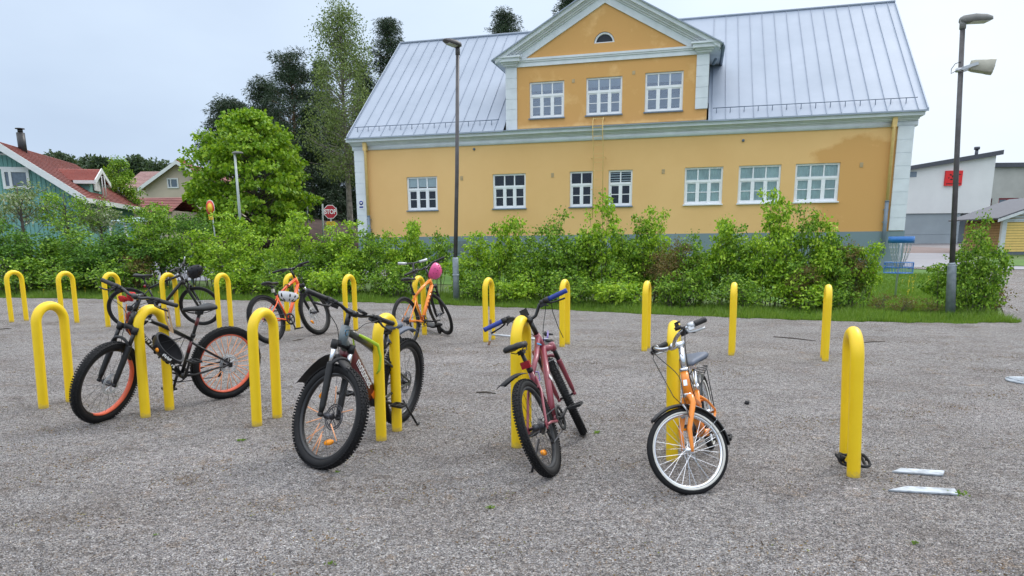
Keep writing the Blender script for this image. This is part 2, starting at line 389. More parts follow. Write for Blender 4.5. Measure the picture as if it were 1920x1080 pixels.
# ------------------------------------------------------------------ foliage generators
def leafmesh(name, P, D, S, mat, parent, aspect=.5, rng=RNG, droop=.3):
    n = len(P); D = D/np.linalg.norm(D, axis=1, keepdims=True).clip(1e-6)
    R = rng.normal(size=(n, 3)); R[:, 2] *= .6
    W = np.cross(D, R); W /= np.linalg.norm(W, axis=1, keepdims=True).clip(1e-6)
    U = np.cross(W, D); S = S[:, None]
    b = P; t = P+D*S; t[:, 2] -= S[:, 0]*droop*rng.random(n)
    mid = P+D*S*.45; l = mid+W*S*aspect*.5+U*S*.08; r = mid-W*S*aspect*.5+U*S*.08
    V = np.stack([b, l, t, r], 1).reshape(-1, 3); Fq = np.arange(4*n).reshape(n, 4)
    return npmesh(name, V, Fq, mat, parent)
def shrub_proto(seed, h, w, shoots, per, mat, leaf=.075, low=.12, stemr=.010, spread=1.0, parent=None, d=None, gapy=0.0):
    """a many-stemmed shrub: curved stems from the ground, side twigs, leaves along them"""
    rg = np.random.default_rng(seed); d = d or w*.8
    root = parent; st = MB(); Ps = []; Ds = []; Ss = []
    for i in range(shoots):
        a = rg.random()*2*math.pi; rr = math.sqrt(rg.random())
        bx, by = math.cos(a)*rr*w*.22, math.sin(a)*rr*d*.22
        tx, ty = math.cos(a)*rr*w*.5*spread+rg.normal()*.04, math.sin(a)*rr*d*.5*spread+rg.normal()*.04
        hh = h*(1-.42*rr**2)*(.62+.42*rg.random())
        pts = []
        for k in range(6):
            t = k/5; pts.append((bx+(tx-bx)*t**1.5+rg.normal()*.012, by+(ty-by)*t**1.5+rg.normal()*.012, hh*t))
        st.tube(pts, [stemr*(1-.72*k/5) for k in range(6)], 4, cap=False)
        A = np.array(pts); dens = per
        # side twigs
        for j in range(int(4+hh*4)):
            t = low+(1-low)*rg.random()**.75
            k = min(4, int(t*5)); p0 = A[k]+(A[k+1]-A[k])*(t*5-k)
            aa = rg.random()*2*math.pi; ln = (.12+.26*rg.random())*(1.2-t*.5)*spread
            tip = p0+np.array([math.cos(aa)*ln, math.sin(aa)*ln, ln*(.05+.5*rg.random())])
            st.tube([p0, (p0+tip)/2+(0, 0, .01), tip], [.004, .003, .0015], 3, cap=False)
            m = int(dens*1.2*(.6+.8*rg.random())*(1 if t > .3 else .5))
            u = rg.random(m)[:, None]**.38; c = p0+(tip-p0)*u + rg.normal(size=(m, 3))*(.045, .045, .035)
            dd = (c-p0)*.6+rg.normal(size=(m, 3))*.10+np.array([0, 0, .0]); dd[:, 2] -= .02
            Ps.append(c); Ds.append(dd); Ss.append(leaf*.9*(.6+.8*rg.random(m)))
        m = int(dens*1.8); c = A[-1]+rg.normal(size=(m, 3))*(.085, .085, .07); Ps.append(c)
        Ds.append(rg.normal(size=(m, 3))*.1+np.array([0, 0, .06])); Ss.append(leaf*(.5+.6*rg.random(m)))
    P = np.concatenate(Ps); D = np.concatenate(Ds); S = np.concatenate(Ss)
    P[:, 2] = np.maximum(P[:, 2], .02)
    leafmesh('foliage', P, D, S, mat, root, .62, rg)
    st.build('stems', 'bark', root); return root

def tree_obj(name, loc, h, trunk_r, trunk_h, cw, ch, mat, bark, seed, clumps=60, per=130, leaf=.12, aspect=.6, csh=.5, lean=(0, 0), clump=.5, flat=.6, top=1.0, branch=True, shape='round', hollow=.55, twig=.15):
    rg = np.random.default_rng(seed); root = empty(name, loc)
    tr = MB(); pts = []
    for k in range(9):
        t = k/8; pts.append((lean[0]*t*h+rg.normal()*.02*h*.1*t, lean[1]*t*h+rg.normal()*.02*h*.1*t, h*.93*t-.3*(k == 0)))
    tr.tube(pts, [trunk_r*(1-.86*k/8)*(1.25 if k == 0 else 1) for k in range(9)], 9)
    A = np.array(pts); Ps = []; Ds = []; Ss = []; br = MB()
    for i in range(clumps):
        if shape == 'round':
            v = rg.normal(size=3); v /= np.linalg.norm(v); q = hollow+(1-hollow)*rg.random()
            lump = 1+.16*math.sin(3*math.atan2(v[1], v[0])+seed)+.10*math.sin(5*v[2]+seed*2)
            c = np.array([v[0]*cw/2*q*lump, v[1]*cw/2*q*lump, (h-ch/2)+v[2]*ch/2*q])
        elif shape == 'dome':
            t = rg.random()**1.15; z = h-ch+ch*t; a = rg.random()*6.283; env = (1-t**3)**.55*(1 if t > .22 else .80+.9*t); rr = cw/2*env*(hollow+(1-hollow)*rg.random())*(1+.13*math.sin(3*a+seed)+.08*math.sin(5*a+z*2))
            c = np.array([math.cos(a)*rr, math.sin(a)*rr, z])
        elif shape == 'cone':
            t = rg.random()**1.3; z = h-ch+ch*t; rr = cw/2*(1-t)**.85*(.35+.65*rg.random())+.05; a = rg.random()*6.283
            c = np.array([math.cos(a)*rr, math.sin(a)*rr, z-rr*.12])
        elif shape == 'pine':
            t = i/clumps; z = h-ch*(1-t)**1.0; a = i*2.4+rg.random(); rr = cw/2*(.25+.75*rg.random())*(1-.72*t**1.6)
            c = np.array([math.cos(a)*rr, math.sin(a)*rr, z+rg.normal()*.15])
        elif shape == 'oval':
            t = rg.random(); z = h-ch+ch*t; env = (1-t)**.5*min(1, .45+t*2.2); a = rg.random()*6.283; rr = cw/2*env*(.25+.75*rg.random()**.6)*(1+.28*math.sin(2*a+t*9+seed))*1.1
            c = np.array([math.cos(a)*rr, math.sin(a)*rr, z])
        zz = max(trunk_h, c[2]-.45*math.hypot(c[0], c[1])-.2); tt = min(.99, zz/(h*.93)); k = min(7, int(tt*8)); p0 = A[k]+(A[k+1]-A[k])*(tt*8-k)
        c[:2] += A[min(8, int(c[2]/(h*.93)*8))][:2] if c[2] < h*.93 else A[8][:2]
        if branch: 
            mid = (p0+c)/2+rg.normal(size=3)*.08*np.linalg.norm(c-p0); br.tube([p0, mid, c], [trunk_r*twig, trunk_r*twig*.55, .010], 4, cap=False)
        m = int(per*(.6+.8*rg.random())); o = rg.normal(size=(m, 3)); o /= np.linalg.norm(o, axis=1, keepdims=True).clip(1e-6)
        o *= (rg.random((m, 1))**.45); o *= np.array([clump, clump, clump*flat])*(.7+.6*rg.random())
        Ps.append(c+o); dd = o+rg.normal(size=(m, 3))*clump*.5; Ds.append(dd); Ss.append(leaf*(.6+.8*rg.random(m)))
    P = np.concatenate(Ps); leafmesh('crown', P, np.concatenate(Ds), np.concatenate(Ss), mat, root, aspect, rg)
    if branch: 
        for i in range(len(br.f)): pass
        b0 = len(tr.v); tr.v += br.v; tr.f += [[q+b0 for q in f] for f in br.f]; tr.sm += br.sm
    tr.build('trunk', bark, root); return root

# ------------------------------------------------------------------ ground
Fd = (at(-4250, 520, 10)-CAM); Fd.z = 0; Fd.normalize(); 
if Fd.x > 0: Fd = -Fd                     # along the facade, to the left
FS = -Fd                                   # +s: to the right
P0 = at(1693.6, 431.4, 24.0)               # right corner of the yellow house, top of plinth
FN = Vector((Fd.y*-1, Fd.x, 0)) ; FN = FN if FN.y < 0 else -FN   # facade normal, toward the camera
ang_s = math.atan2(FS.y, FS.x)

def grid_axis(a, b, step):
    return list(np.arange(a, b+1e-6, step))
def terrain():
    xs = sorted(set([-400, -250, -160, -100, -70, -50, -40, -30]+grid_axis(-24, 24, .5)+[30, 40, 50, 70, 100, 160, 250, 400]))
    ys = sorted(set([-60, -30, -15, -8]+grid_axis(-5, 34, .5)+grid_axis(35, 60, 2.5)+[70, 85, 100, 130, 160, 220, 300, 420, 600, 900]))
    V = np.array([(x, y, gz(x, y)-.03) for y in ys for x in xs]); nx = len(xs); Fq = []
    for j in range(len(ys)-1):
        for i in range(nx-1): Fq.append((j*nx+i, j*nx+i+1, (j+1)*nx+i+1, (j+1)*nx+i))
    tag(npmesh('ground', V, np.array(Fq), 'soil', smooth=True), kind='structure')
terrain()
def sheet(name, poly, off, mat, step=.5, wob=0):
    bm = bmesh.new(); vs = [bm.verts.new((p[0], p[1], 0)) for p in poly]; f = bm.faces.new(vs)
    if f.normal.z < 0: f.normal_flip()
    x0, x1 = min(p[0] for p in poly), max(p[0] for p in poly); y0, y1 = min(p[1] for p in poly), max(p[1] for p in poly)
    for ax, a, b in ((0, x0, x1), (1, y0, y1)):
        k = math.ceil(a/step)*step
        while k < b:
            g = list(bm.verts)+list(bm.edges)+list(bm.faces); co_ = [0, 0, 0]; no = [0, 0, 0]; co_[ax] = k; no[ax] = 1
            bmesh.ops.bisect_plane(bm, geom=g, plane_co=co_, plane_no=no); k += step
    for v in bm.verts: v.co.z = gz(v.co.x, v.co.y)+off+(wob*math.sin(v.co.x*2.3+1)*math.sin(v.co.y*1.9) if wob else 0)
    bmesh.ops.recalc_face_normals(bm, faces=bm.faces)
    me = bpy.data.meshes.new(name); bm.to_mesh(me); bm.free(); me.materials.append(M[mat])
    for p in me.polygons: p.use_smooth = True
    o = bpy.data.objects.new(name, me); COL.objects.link(o); tag(o, kind='structure'); return o
BPX = [(-60, 557), (100, 559), (250, 561), (400, 562), (560, 564), (700, 567), (860, 572), (980, 577), (1100, 583), (1250, 590), (1400, 596), (1550, 601), (1700, 604), (1800, 606), (1872, 604)]
BORD = [G(*p) for p in BPX]
RIGHT = [G(1872, 604), G(1884, 596), G(1880, 580), G(1868, 560), G(1862, 540), G(1850, 522), G(1800, 511), G(1740, 505), G(1706, 503)]
wig = lambda p, i: (p.x+.04*math.sin(i*3.1), p.y+.05*math.sin(i*2.3+1))
gp = [(-22, -4), (20, -4), (20, 20.5)]+[(G(1960, 508).x, G(1960, 508).y)]+[(q.x, q.y) for q in (G(1850, 503), G(1700, 500))]+[(q.x, q.y) for q in RIGHT[::-1][0:]]
gp += [wig(q, i) for i, q in enumerate(BORD[::-1][1:])]+[(-22, BORD[0].y+(BORD[0].y-BORD[1].y)*1.2)]
sheet('gravel_yard', gp, 0.0, 'gravel', .5)
# lawn between hedge and house, street and forecourt on the right
def pxpoly(pts): return [(q.x, q.y) for q in (G(*p) for p in pts)]
sheet('lawn', pxpoly([(1500, 575), (1700, 596), (1800, 598), (1868, 590), (1860, 560), (1840, 530), (1790, 512), (1700, 505), (1600, 505), (1300, 510)]), -.012, 'lawn')
sheet('asphalt_road', pxpoly([(1600, 503), (1700, 500.0), (1850, 503), (1990, 506), (1990, 500), (1840, 497), (1790, 482), (1780, 474), (1640, 474), (1600, 485)]), -.010, 'asphalt')
sheet('gritty_verge', pxpoly([(1600, 474), (1790, 474), (1800, 466), (1700, 461), (1600, 463)]), -.014, 'redsand')
sheet('forecourt', pxpoly([(1600, 463), (1700, 461), (1800, 466), (1990, 478), (1990, 452), (1600, 449)]), -.018, 'asphaltdark')
sheet('far_lawn', pxpoly([(1840, 497), (1990, 500.5), (1990, 487), (1870, 487), (1838, 491)]), .004, 'lawn')
lw = [P0+FS*1+FN*.3, P0+FS*-26+FN*.3, P0+FS*-26+FN*7, P0+FS*-2+FN*7]
sheet('house_lawn', [(q.x, q.y) for q in lw], -.016, 'lawn')
# a side street seen through the left part of the hedge
sheet('street', [(-24, 22), (-3, 21), (-3, 27), (-24, 28)], -.012, 'asphalt')

# loose stones lying on the gravel near the camera
def stones(n):
    rg = np.random.default_rng(3)
    y = 2.3+(rg.random(n)**1.5)*5.5; x = (rg.random(n)*2-1)*(.35+y*.78)
    base = np.array([(1, 0, 0), (-1, 0, 0), (0, 1, 0), (0, -1, 0), (0, 0, 1), (0, 0, -1)], float)
    fc = np.array([(0, 2, 4), (2, 1, 4), (1, 3, 4), (3, 0, 4), (2, 0, 5), (1, 2, 5), (3, 1, 5), (0, 3, 5)])
    s = .0020+.0030*rg.random(n)**2
    V = base[None]*s[:, None, None]*(.7+.6*rg.random((n, 6, 3)))
    a = rg.random(n)*6.283; ca, sa = np.cos(a), np.sin(a)
    X = V[..., 0]*ca[:, None]-V[..., 1]*sa[:, None]; Y = V[..., 0]*sa[:, None]+V[..., 1]*ca[:, None]
    V = np.stack([X+x[:, None], Y+y[:, None], V[..., 2]*.75+(-.01*x+s*.35)[:, None]], -1).reshape(-1, 3)
    Fq = (fc[None]+6*np.arange(n)[:, None, None]).reshape(-1, 3)
    m, nt, b = _new('loose_stone'); g = nt.nodes.new('ShaderNodeNewGeometry')
    L(nt, ramp(nt, g.outputs['Random Per Island'], [(0, (.04, .039, .042)), (.3, (.13, .126, .132)), (.7, (.31, .30, .31)), (.92, (.6, .59, .6)), (1, (.34, .25, .16))]), b.inputs['Base Color']); b.inputs['Roughness'].default_value = .75
    tag(npmesh('loose_gravel', V, Fq, m), 'loose grey pebbles scattered over the compacted gravel yard', 'gravel', kind='stuff')
stones(60000)

def litter(n):
    rg = np.random.default_rng(13); cl = 120; cy = 2.4+rg.random(cl)**1.4*8; cx = (rg.random(cl)*2-1)*(.4+cy*.75); k = rg.integers(0, cl, n)
    x = cx[k]+rg.normal(size=n)*.16; y = cy[k]+rg.normal(size=n)*.09; z = -.01*x+.004; P = np.stack([x, y, z], 1); D = rg.normal(size=(n, 3)); D[:, 2] *= .25
    m, nt, b = _new('dry_bud_scales'); g = nt.nodes.new('ShaderNodeNewGeometry'); L(nt, ramp(nt, g.outputs['Random Per Island'], [(0, (.06, .035, .02)), (.5, (.20, .12, .05)), (.8, (.36, .24, .10)), (1, (.22, .25, .08))]), b.inputs['Base Color']); b.inputs['Roughness'].default_value = .9
    o = leafmesh('leaf_litter', P, D, .006+.012*rg.random(n), m, None, .45, rg, 0); tag(o, 'dry brown bud scales and leaf bits drifted together on the gravel', 'leaf litter', kind='stuff')
litter(16000)

# grass verge, tufts along the edge
def grass(n):
    rg = np.random.default_rng(5); X = []; Y = []; Hh = []
    bx = np.array([q.x for q in BORD]); by = np.array([q.y for q in BORD])
    m = int(n*.62); x = rg.random(m)*(bx[-1]-bx[0]+.6)+bx[0]-.2
    yb = np.interp(x, bx, by); dist = rg.random(m)**1.7*2.6; X.append(x); Y.append(yb+dist-.06+.05*np.sin(x*7)+.04*np.sin(x*17)); Hh.append(.04+.13*rg.random(m)*np.minimum(1, dist/.5+.25))
    # edge tufts that creep on the gravel
    # right end round the lamp and lawn
    m2 = int(n*.38); qa = np.array([(q.x, q.y) for q in (G(1560, 600), G(1872, 602), G(1862, 545), G(1795, 514), G(1640, 512), G(1560, 560))])
    from mathutils import geometry
    cx = rg.uniform(qa[:, 0].min(), qa[:, 0].max(), m2*4); cy = rg.uniform(qa[:, 1].min(), qa[:, 1].max(), m2*4)
    ins = np.zeros(len(cx), bool); j = len(qa)-1
    for i in range(len(qa)):
        c = ((qa[i, 1] > cy) != (qa[j, 1] > cy)) & (cx < (qa[j, 0]-qa[i, 0])*(cy-qa[i, 1])/(qa[j, 1]-qa[i, 1]+1e-9)+qa[i, 0]); ins ^= c; j = i
    cx, cy = cx[ins][:m2], cy[ins][:m2]; X.append(cx); Y.append(cy); Hh.append(.03+.035*rg.random(len(cx))+np.where(cy < 14.6, .08*rg.random(len(cx)), 0))
    x = np.concatenate(X); y = np.concatenate(Y); h = np.concatenate(Hh)*(.7+.5*np.sin(x*3.1)*np.sin(y*2.7)**2+.3); k = len(x)
    z = np.array([gz(a, b) for a, b in zip(x, y)])-.03
    a = rg.random(k)*6.283; w = .006+.005*rg.random(k); lx = rg.normal(size=k)*h*.4; ly = rg.normal(size=k)*h*.4
    V = np.zeros((k, 3, 3)); V[:, 0] = np.stack([x-np.cos(a)*w, y-np.sin(a)*w, z], 1); V[:, 1] = np.stack([x+np.cos(a)*w, y+np.sin(a)*w, z], 1); V[:, 2] = np.stack([x+lx, y+ly, z+.03+h], 1)
    tag(npmesh('grass', V.reshape(-1, 3), np.arange(3*k).reshape(k, 3), 'grassblade'), 'green grass growing on the verge and lawn behind the gravel', 'grass', kind='stuff')
grass(120000)
def dandelions():
    rg = np.random.default_rng(8); mb = MB()
    for i in range(70):
        px = rg.choice([rg.uniform(20, 340), rg.uniform(300, 700), rg.uniform(1690, 1760), rg.uniform(230, 330)]); py = rg.uniform(540, 556) if px < 900 else rg.uniform(520, 560)
        g = G(px, py); z = .10+.08*rg.random(); r = .013+.008*rg.random()
        mb.tube([g, g+Vector((.01, 0, z))], .0025, 3, cap=False); mb.disc(g+Vector((.01, 0, z)), r, .012, 7, 'z')
    tag(mb.build('dandelion_flowers', 'dandelion'), 'tiny yellow dandelions dotted over the grass verge', 'flowers', kind='stuff')
dandelions()

# ------------------------------------------------------------------ bike hoops
HD = Vector((.27, .963, 0)).normalized(); HDB = Vector((.335, .942, 0)).normalized()
def hoop_at(base, lean, hd=HD, h=.90, sep=.268, r=.0385):
    """one continuous bent tube: two legs and a round top"""
    b = MB(); pts = []; hs = sep/2; ht = h-hs-r
    for z in np.linspace(-.08, ht, 9): pts.append(Vector((-hs, 0, z)))
    for k in range(1, 16): a = math.pi*(1-k/16); pts.append(Vector((math.cos(a)*hs, 0, ht+math.sin(a)*hs)))
    for z in np.linspace(ht, -.08, 9): pts.append(Vector((hs, 0, z)))
    b.tube(pts, r, 20); o = b.build('bike_hoop', 'yellow')
    o.location = base
    o.rotation_euler = Matrix.Rotation(math.atan2(hd.y, hd.x), 4, 'Z').to_euler()
    o.matrix_world = Matrix.Translation(base) @ Matrix.Rotation(lean, 4, Vector((0, 1, 0))) @ Matrix.Rotation(math.atan2(hd.y, hd.x), 4, 'Z')
    return o
front = [((82, 765), .055, 'leftmost yellow hoop of the near row, empty, left of the black bicycle'),
         ((273, 782), .035, 'yellow hoop in the near row that the black orange-rimmed bicycle stands behind'),
         ((482, 798), .035, 'empty yellow hoop in the near row between the black bicycle and the electric bicycle'),
         ((715, 825), .012, 'yellow hoop in the near row with the olive electric bicycle chained to it'),
         ((969, 838), .0, 'yellow hoop in the near row with the maroon bicycle leaning on it'),
         ((1260, 863), -.028, 'yellow hoop in the near row behind the small orange bicycle'),
         ((1600, 893), -.055, 'rightmost yellow hoop of the near row with a black cable lock round its foot')]
back = [((22, 604), .03, 'yellow hoop of the far row cut by the left edge of the picture'),
        ((118, 608), .03, 'empty yellow hoop of the far row, second from the left'),
        ((203, 613), .03, 'yellow hoop of the far row at the rear wheel of the black helmeted bicycle'),
        ((311, 616), .02, 'yellow hoop of the far row in front of the black bicycle with the black helmet'),
        ((412, 617), .02, 'empty yellow hoop of the far row between the black and the red-orange bicycles'),
        ((540, 620), .02, 'yellow hoop of the far row with the red-orange bicycle leaning on it'),
        ((650, 624), .01, 'empty yellow hoop of the far row between the two orange bicycles'),
        ((781, 632), .0, 'yellow hoop of the far row with the orange bicycle and pink helmet'),
        ((911, 641), .0, 'yellow hoop of the far row with the fallen kick scooter at its foot'),
        ((1054, 650), -.005, 'empty yellow hoop of the far row, just right of the maroon bicycle handlebar'),
        ((1208, 658), -.01, 'empty yellow hoop of the far row, third from the right'),
        ((1371, 666), -.015, 'empty yellow hoop of the far row, second from the right'),
        ((1547, 677), -.02, 'rightmost empty yellow hoop of the far row')]
for i, (px, ln, lb) in enumerate(front):
    g = G(*px); c = g+HD*.134; o = hoop_at(c, ln); tag(o, lb, 'bike hoop', 'yellow bike hoops of the near row')
for i, (px, ln, lb) in enumerate(back):
    g = G(*px); c = g+HDB*.134
    o = hoop_at(c, ln, HDB); tag(o, lb, 'bike hoop', 'yellow bike hoops of the far row')

# ------------------------------------------------------------------ bicycles
HA = rad(69.5); AX = Vector((-math.cos(HA), 0, math.sin(HA))); PERP = Vector((math.sin(HA), 0, math.cos(HA)))
def arc(c, r, a0, a1, n=14, y=0):
    return [Vector((c[0]+r*math.cos(a0+(a1-a0)*i/n), y, c[2]+r*math.sin(a0+(a1-a0)*i/n))) for i in range(n+1)]
def make_wheel(root, kind, c, R, T, cfg, front):
    """wheel in the plane y=0 round c, with T applied to everything"""
    tr = cfg.get('tr', .026); c = Vector(c); rg = random.Random(cfg['seed']+front)
    Rc = R-tr; b = MB(); b.T = T
    prof = [(tr*math.cos(a), tr*.95*math.sin(a)) for a in [2*math.pi*k/10 for k in range(10)]]
    b.ring(c, Rc, prof, n=56)
    hb0 = MB(); hb0.T = T; hb0.tube([c+Vector((0, -.055, 0)), c+Vector((0, -.03, 0)), c+Vector((0, -.028, 0)), c+Vector((0, .028, 0)), c+Vector((0, .03, 0)), c+Vector((0, .055, 0))], [.009, .009, .022, .022, .009, .009], 12)
    tyre_holder = hb0.build('wheel', cfg.get('hub', 'darksteel'), root)
    if cfg.get('knobs', True):
        nk = 104; kb = .0036 if cfg.get('bigknobs') else .0026
        for i in range(nk):
            a = 2*math.pi*i/nk
            for j, (yy, dr) in enumerate(((-.62, .72), (0 if i % 2 else .22, 1.0), (0 if i % 2 else -.22, 1.0), (.62, .72))):
                if j in (1, 2) and i % 2 and j == 2: continue
                rr = Rc+tr*dr*.97
                Rm = Matrix.Rotation(-a, 3, 'Y')
                b.box(c+Rm @ Vector((rr+kb*.3, yy*tr*1.35, 0)), (kb*2, tr*.34, R*2*math.pi/nk*.58), Rm)
    b.build('tyre', cfg.get('tyremat', 'rubber'), tyre_holder)
    if cfg.get('sidewall'):
        b = MB(); b.T = T
        for s in (1, -1): b.ring(c, Rc-tr*.55, [(-tr*.28, s*tr*.62), (tr*.3, s*tr*.93), (tr*.3, s*tr*.99), (-tr*.28, s*tr*.72)], n=48)
        b.build('sidewall', cfg['sidewall'], tyre_holder)
    b = MB(); b.T = T; rw = tr*.55; rd = cfg.get('rimd', .020)
    b.ring(c, Rc-tr*.78, [(.002, -rw), (.004, rw), (-rd*.6, rw*.9), (-rd, rw*.3), (-rd, -rw*.3), (-rd*.6, -rw*.9)], n=56)
    b.build('rim', cfg.get('rim', 'black'), tyre_holder)
    rr = Rc-tr*.78-rd
    if cfg.get('rimtape'):
        b = MB(); b.T = T; a0, a1 = cfg['rimtape'][front]
        b.ring(c, rr+rd*.25, [(.001, -rw*1.06), (.006, -rw*1.12), (.006, rw*1.12), (.001, rw*1.06), (-rd*.30, rw*.8), (-rd*.30, -rw*.8)], n=40, a0=rad(a0), a1=rad(a1))
        b.build('rim_tape', 'rimorange', tyre_holder)
    sp = MB(); sp.T = T; n = cfg.get('nsp', 28); cov = []
    for i in range(n):
        a = 2*math.pi*i/n; s = 1 if i % 2 else -1; k = (i//2) % 2*2-1; ah = a+k*.9
        p = c+Vector((math.cos(ah)*.02, s*.026, math.sin(ah)*.02)); q = c+Vector((math.cos(a)*rr, s*.004, math.sin(a)*rr))
        sp.tube([p, q], .0011 if not cfg.get('brightsp') else .0013, 3, cap=False); cov.append((p, q, a))
    sp.build('spokes', cfg.get('spmat', 'darksteel'), tyre_holder)
    cfn = cfg.get('cover')
    if cfn:
        m = MB(); m.T = T; any_ = False; few = cfg.get('battery')
        for i, (p, q, a) in enumerate(cov):
            t = cfn(front, i, math.degrees(a) % 360)
            if t:
                if few: m = MB(); m.T = T
                m.tube([p.lerp(q, t[0]), p.lerp(q, t[1])], .0036, 6); any_ = True
                if few: m.build('spoke_cover', 'spokecover', tyre_holder)
        if any_ and not few: m.build('spoke_cover', 'spokecover', tyre_holder)
    if cfg.get('discs', True):
        m = MB(); m.T = T; yy = .038
        m.ring(c+Vector((0, yy, 0)), .078, [(.0, -.001), (.008, -.001), (.008, .001), (0, .001)], n=36); m.ring(c+Vector((0, yy, 0)), .064, [(.0, -.001), (.008, -.001), (.008, .001), (0, .001)], n=36)
        for k in range(18):
            a = k*math.pi/9; m.tube([c+Vector((math.cos(a)*.068, yy, math.sin(a)*.068)), c+Vector((math.cos(a+.1)*.082, yy, math.sin(a+.1)*.082))], .0022, 4)
        for k in range(6):
            a = k*math.pi/3; m.tube([c+Vector((math.cos(a)*.02, yy, math.sin(a)*.02)), c+Vector((math.cos(a+.45)*.068, yy, math.sin(a+.45)*.068))], .004, 5)
        m.build('brake_disc', cfg.get('disc', 'alu'), tyre_holder)
    for a in cfg.get('refl', {}).get(front, ()):
        m = MB(); m.T = T; a = rad(a); Rm = Matrix.Rotation(-a, 3, 'Y'); ctr = c+Rm @ Vector((rr*.66, .0, 0)); q = []
        sec = []
        for yy in (-.008, .008):
            sec.append([ctr+Rm @ Vector((math.sin(t)*.018, yy, math.cos(t)*.042*(1 if abs(math.cos(t)) < .9 else .9))) for t in [k*math.pi/6 for k in range(12)]])
        m.loft(sec); m.build('reflector', 'reflector', tyre_holder)
    return tyre_holder

def make_bike(cfg):
    R, wb, st = cfg['R'], cfg['wb'], cfg['steer']; nm = cfg.get('name', 'mountain_bicycle')
    root = empty(nm); x, y = cfg['pos']; root.location = (x, y, gz(x, y)-.004)
    root.rotation_mode = 'XYZ'
    root.matrix_world = Matrix.Translation((x, y, gz(x, y)-.004)) @ Matrix.Rotation(cfg['head'], 4, 'Z') @ Matrix.Rotation(cfg['lean'], 4, 'X')
    tag(root, cfg['label'], cfg.get('cat', 'bicycle'), 'bicycles parked at the hoops')
    fa = Vector((wb, 0, R)); A0 = fa-PERP*.045
    S = Matrix.Translation(A0) @ Matrix.Rotation(st, 4, AX) @ Matrix.Translation(-A0)
    tr = cfg.get('tr', .026); fm = cfg['frame']
    make_wheel(root, 'front_wheel', fa, R, S, cfg, 1); ra = Vector((0, 0, R)); make_wheel(root, 'rear_wheel', ra, R, None, cfg, 0)
    Lf = R+tr*.6+cfg.get('forkgap', .10)               # axle to crown along the steering axis
    crown = A0+AX*Lf; htl = cfg.get('ht', .13); htop = crown+AX*(htl+.012)
    dt, tt, stt = cfg.get('dt', .023), cfg.get('tt', .018), cfg.get('stt', .015)
    bb = Vector((wb*cfg.get('bbx', .405), 0, R-cfg.get('bbdrop', .045)))
    sa = rad(cfg.get('sta', 72)); sdir = Vector((-math.cos(sa), 0, math.sin(sa))); sl = cfg.get('stl', .40); stop = bb+sdir*sl
    ttj = bb+sdir*(sl-.045)
    # frame
    b = MB()
    b.tube([crown+AX*.008, htop], stt*1.5, 14); 
    hb = crown+AX*.035; 
    if cfg.get('stepthrough'):
        mid = (hb+bb)/2+Vector((-.02, 0, -.06)); b.tube([hb, hb.lerp(mid, .6)+Vector((0, 0, -.01)), mid, bb], [dt, dt, dt, dt*.9], 12)
        j = bb+sdir*sl*.62; b.tube([htop-AX*.03, (htop+j)/2+Vector((0, 0, -.07)), j], tt, 12)
    else:
        b.tube([hb, hb.lerp(bb, .5), bb], [dt*1.05, dt, dt*.92], 14, flat=cfg.get('dtflat', 1)); jt = htop-AX*.025
        k = jt.lerp(ttj, .45)+Vector((0, 0, cfg.get('ttbend', .012))); b.tube([jt, k, ttj], [tt*1.1, tt, tt*.9], 12)
    b.tube([bb, stop], stt, 12); b.disc(bb, .024, .075, 16)
    for s in (1, -1):
        e = ra+Vector((0, s*.062, 0))
        b.tube([bb+Vector((-.02, s*.025, 0)), bb+Vector((-.10, s*.045, .0)), ra.lerp(bb, .3)+Vector((0, s*.060, .004)), e], [.013, .011, .009, .008], 8)
        up = ttj-sdir*.02 if not cfg.get('lowstay') else bb+sdir*sl*.6
        b.tube([up+Vector((0, s*.016, 0)), up.lerp(ra, .3)+Vector((0, s*.045, .0)), e+Vector((.01, 0, .02)), e], [.009, .009, .008, .008], 8)
        b.box(e, (.035, .006, .045))
    b.tube([up.lerp(ra, .22)+Vector((0, -.042, 0)), up.lerp(ra, .22)+Vector((0, .042, 0))], .008, 8)
    fo = b.build('frame', fm, root)
    if cfg.get('headmat'):
        b = MB(); b.tube([crown+AX*.006, htop+AX*.002], stt*1.5+.003, 14); b.build('head_tube', cfg['headmat'], root)
    if cfg.get('battery'):
        b = MB(); d = (bb-hb); n = d.normalized(); up_ = Vector((-n.z, 0, n.x)); up_ = up_ if up_.z < 0 else -up_
        secs = []
        for t in (.10, .14, .5, .86, .92):
            w = .043 if t not in (.10, .92) else .036; hgt = .062 if t not in (.10, .92) else .04; cc = hb+d*t+up_*.010
            secs.append([cc+Vector((0, math.cos(a)*w*(abs(math.cos(a))**-.35 if abs(math.cos(a)) > .2 else 1.2), 0))+up_*math.sin(a)*hgt for a in [2*math.pi*k/12 for k in range(12)]])
        b.loft(secs); bt = b.build('battery', cfg['battery'], root)
        zc = hb+d*.50+up_*.004; ex = n; ez = -up_ ; ey = Vector((0, 1, 0))
        mtx = Matrix(((ex.x, ez.x, ey.x, zc.x), (ex.y, ez.y, ey.y, zc.y+.0468), (ex.z, ez.z, ey.z, zc.z), (0, 0, 0, 1)))
        text_obj('motomet', .088, 'whitetext', bt, mtx, sx=.86, bold=.001)
        b = MB(); b.box(hb+d*.885+up_*.004+Vector((0, .0435, 0)), (.075, .006, .06), Matrix(((ex.x, 0, ez.x), (ex.y, 1, ez.y), (ex.z, 0, ez.z)))); b.build('battery_end', 'orangetext', bt)
    if cfg.get('marks'): cfg['marks'](root, hb, bb, crown, htop, ttj, dt)
    # fork
    b = MB(); b.T = S; ft = cfg.get('fork', 'susp'); lg = .062+max(0, tr-.026)
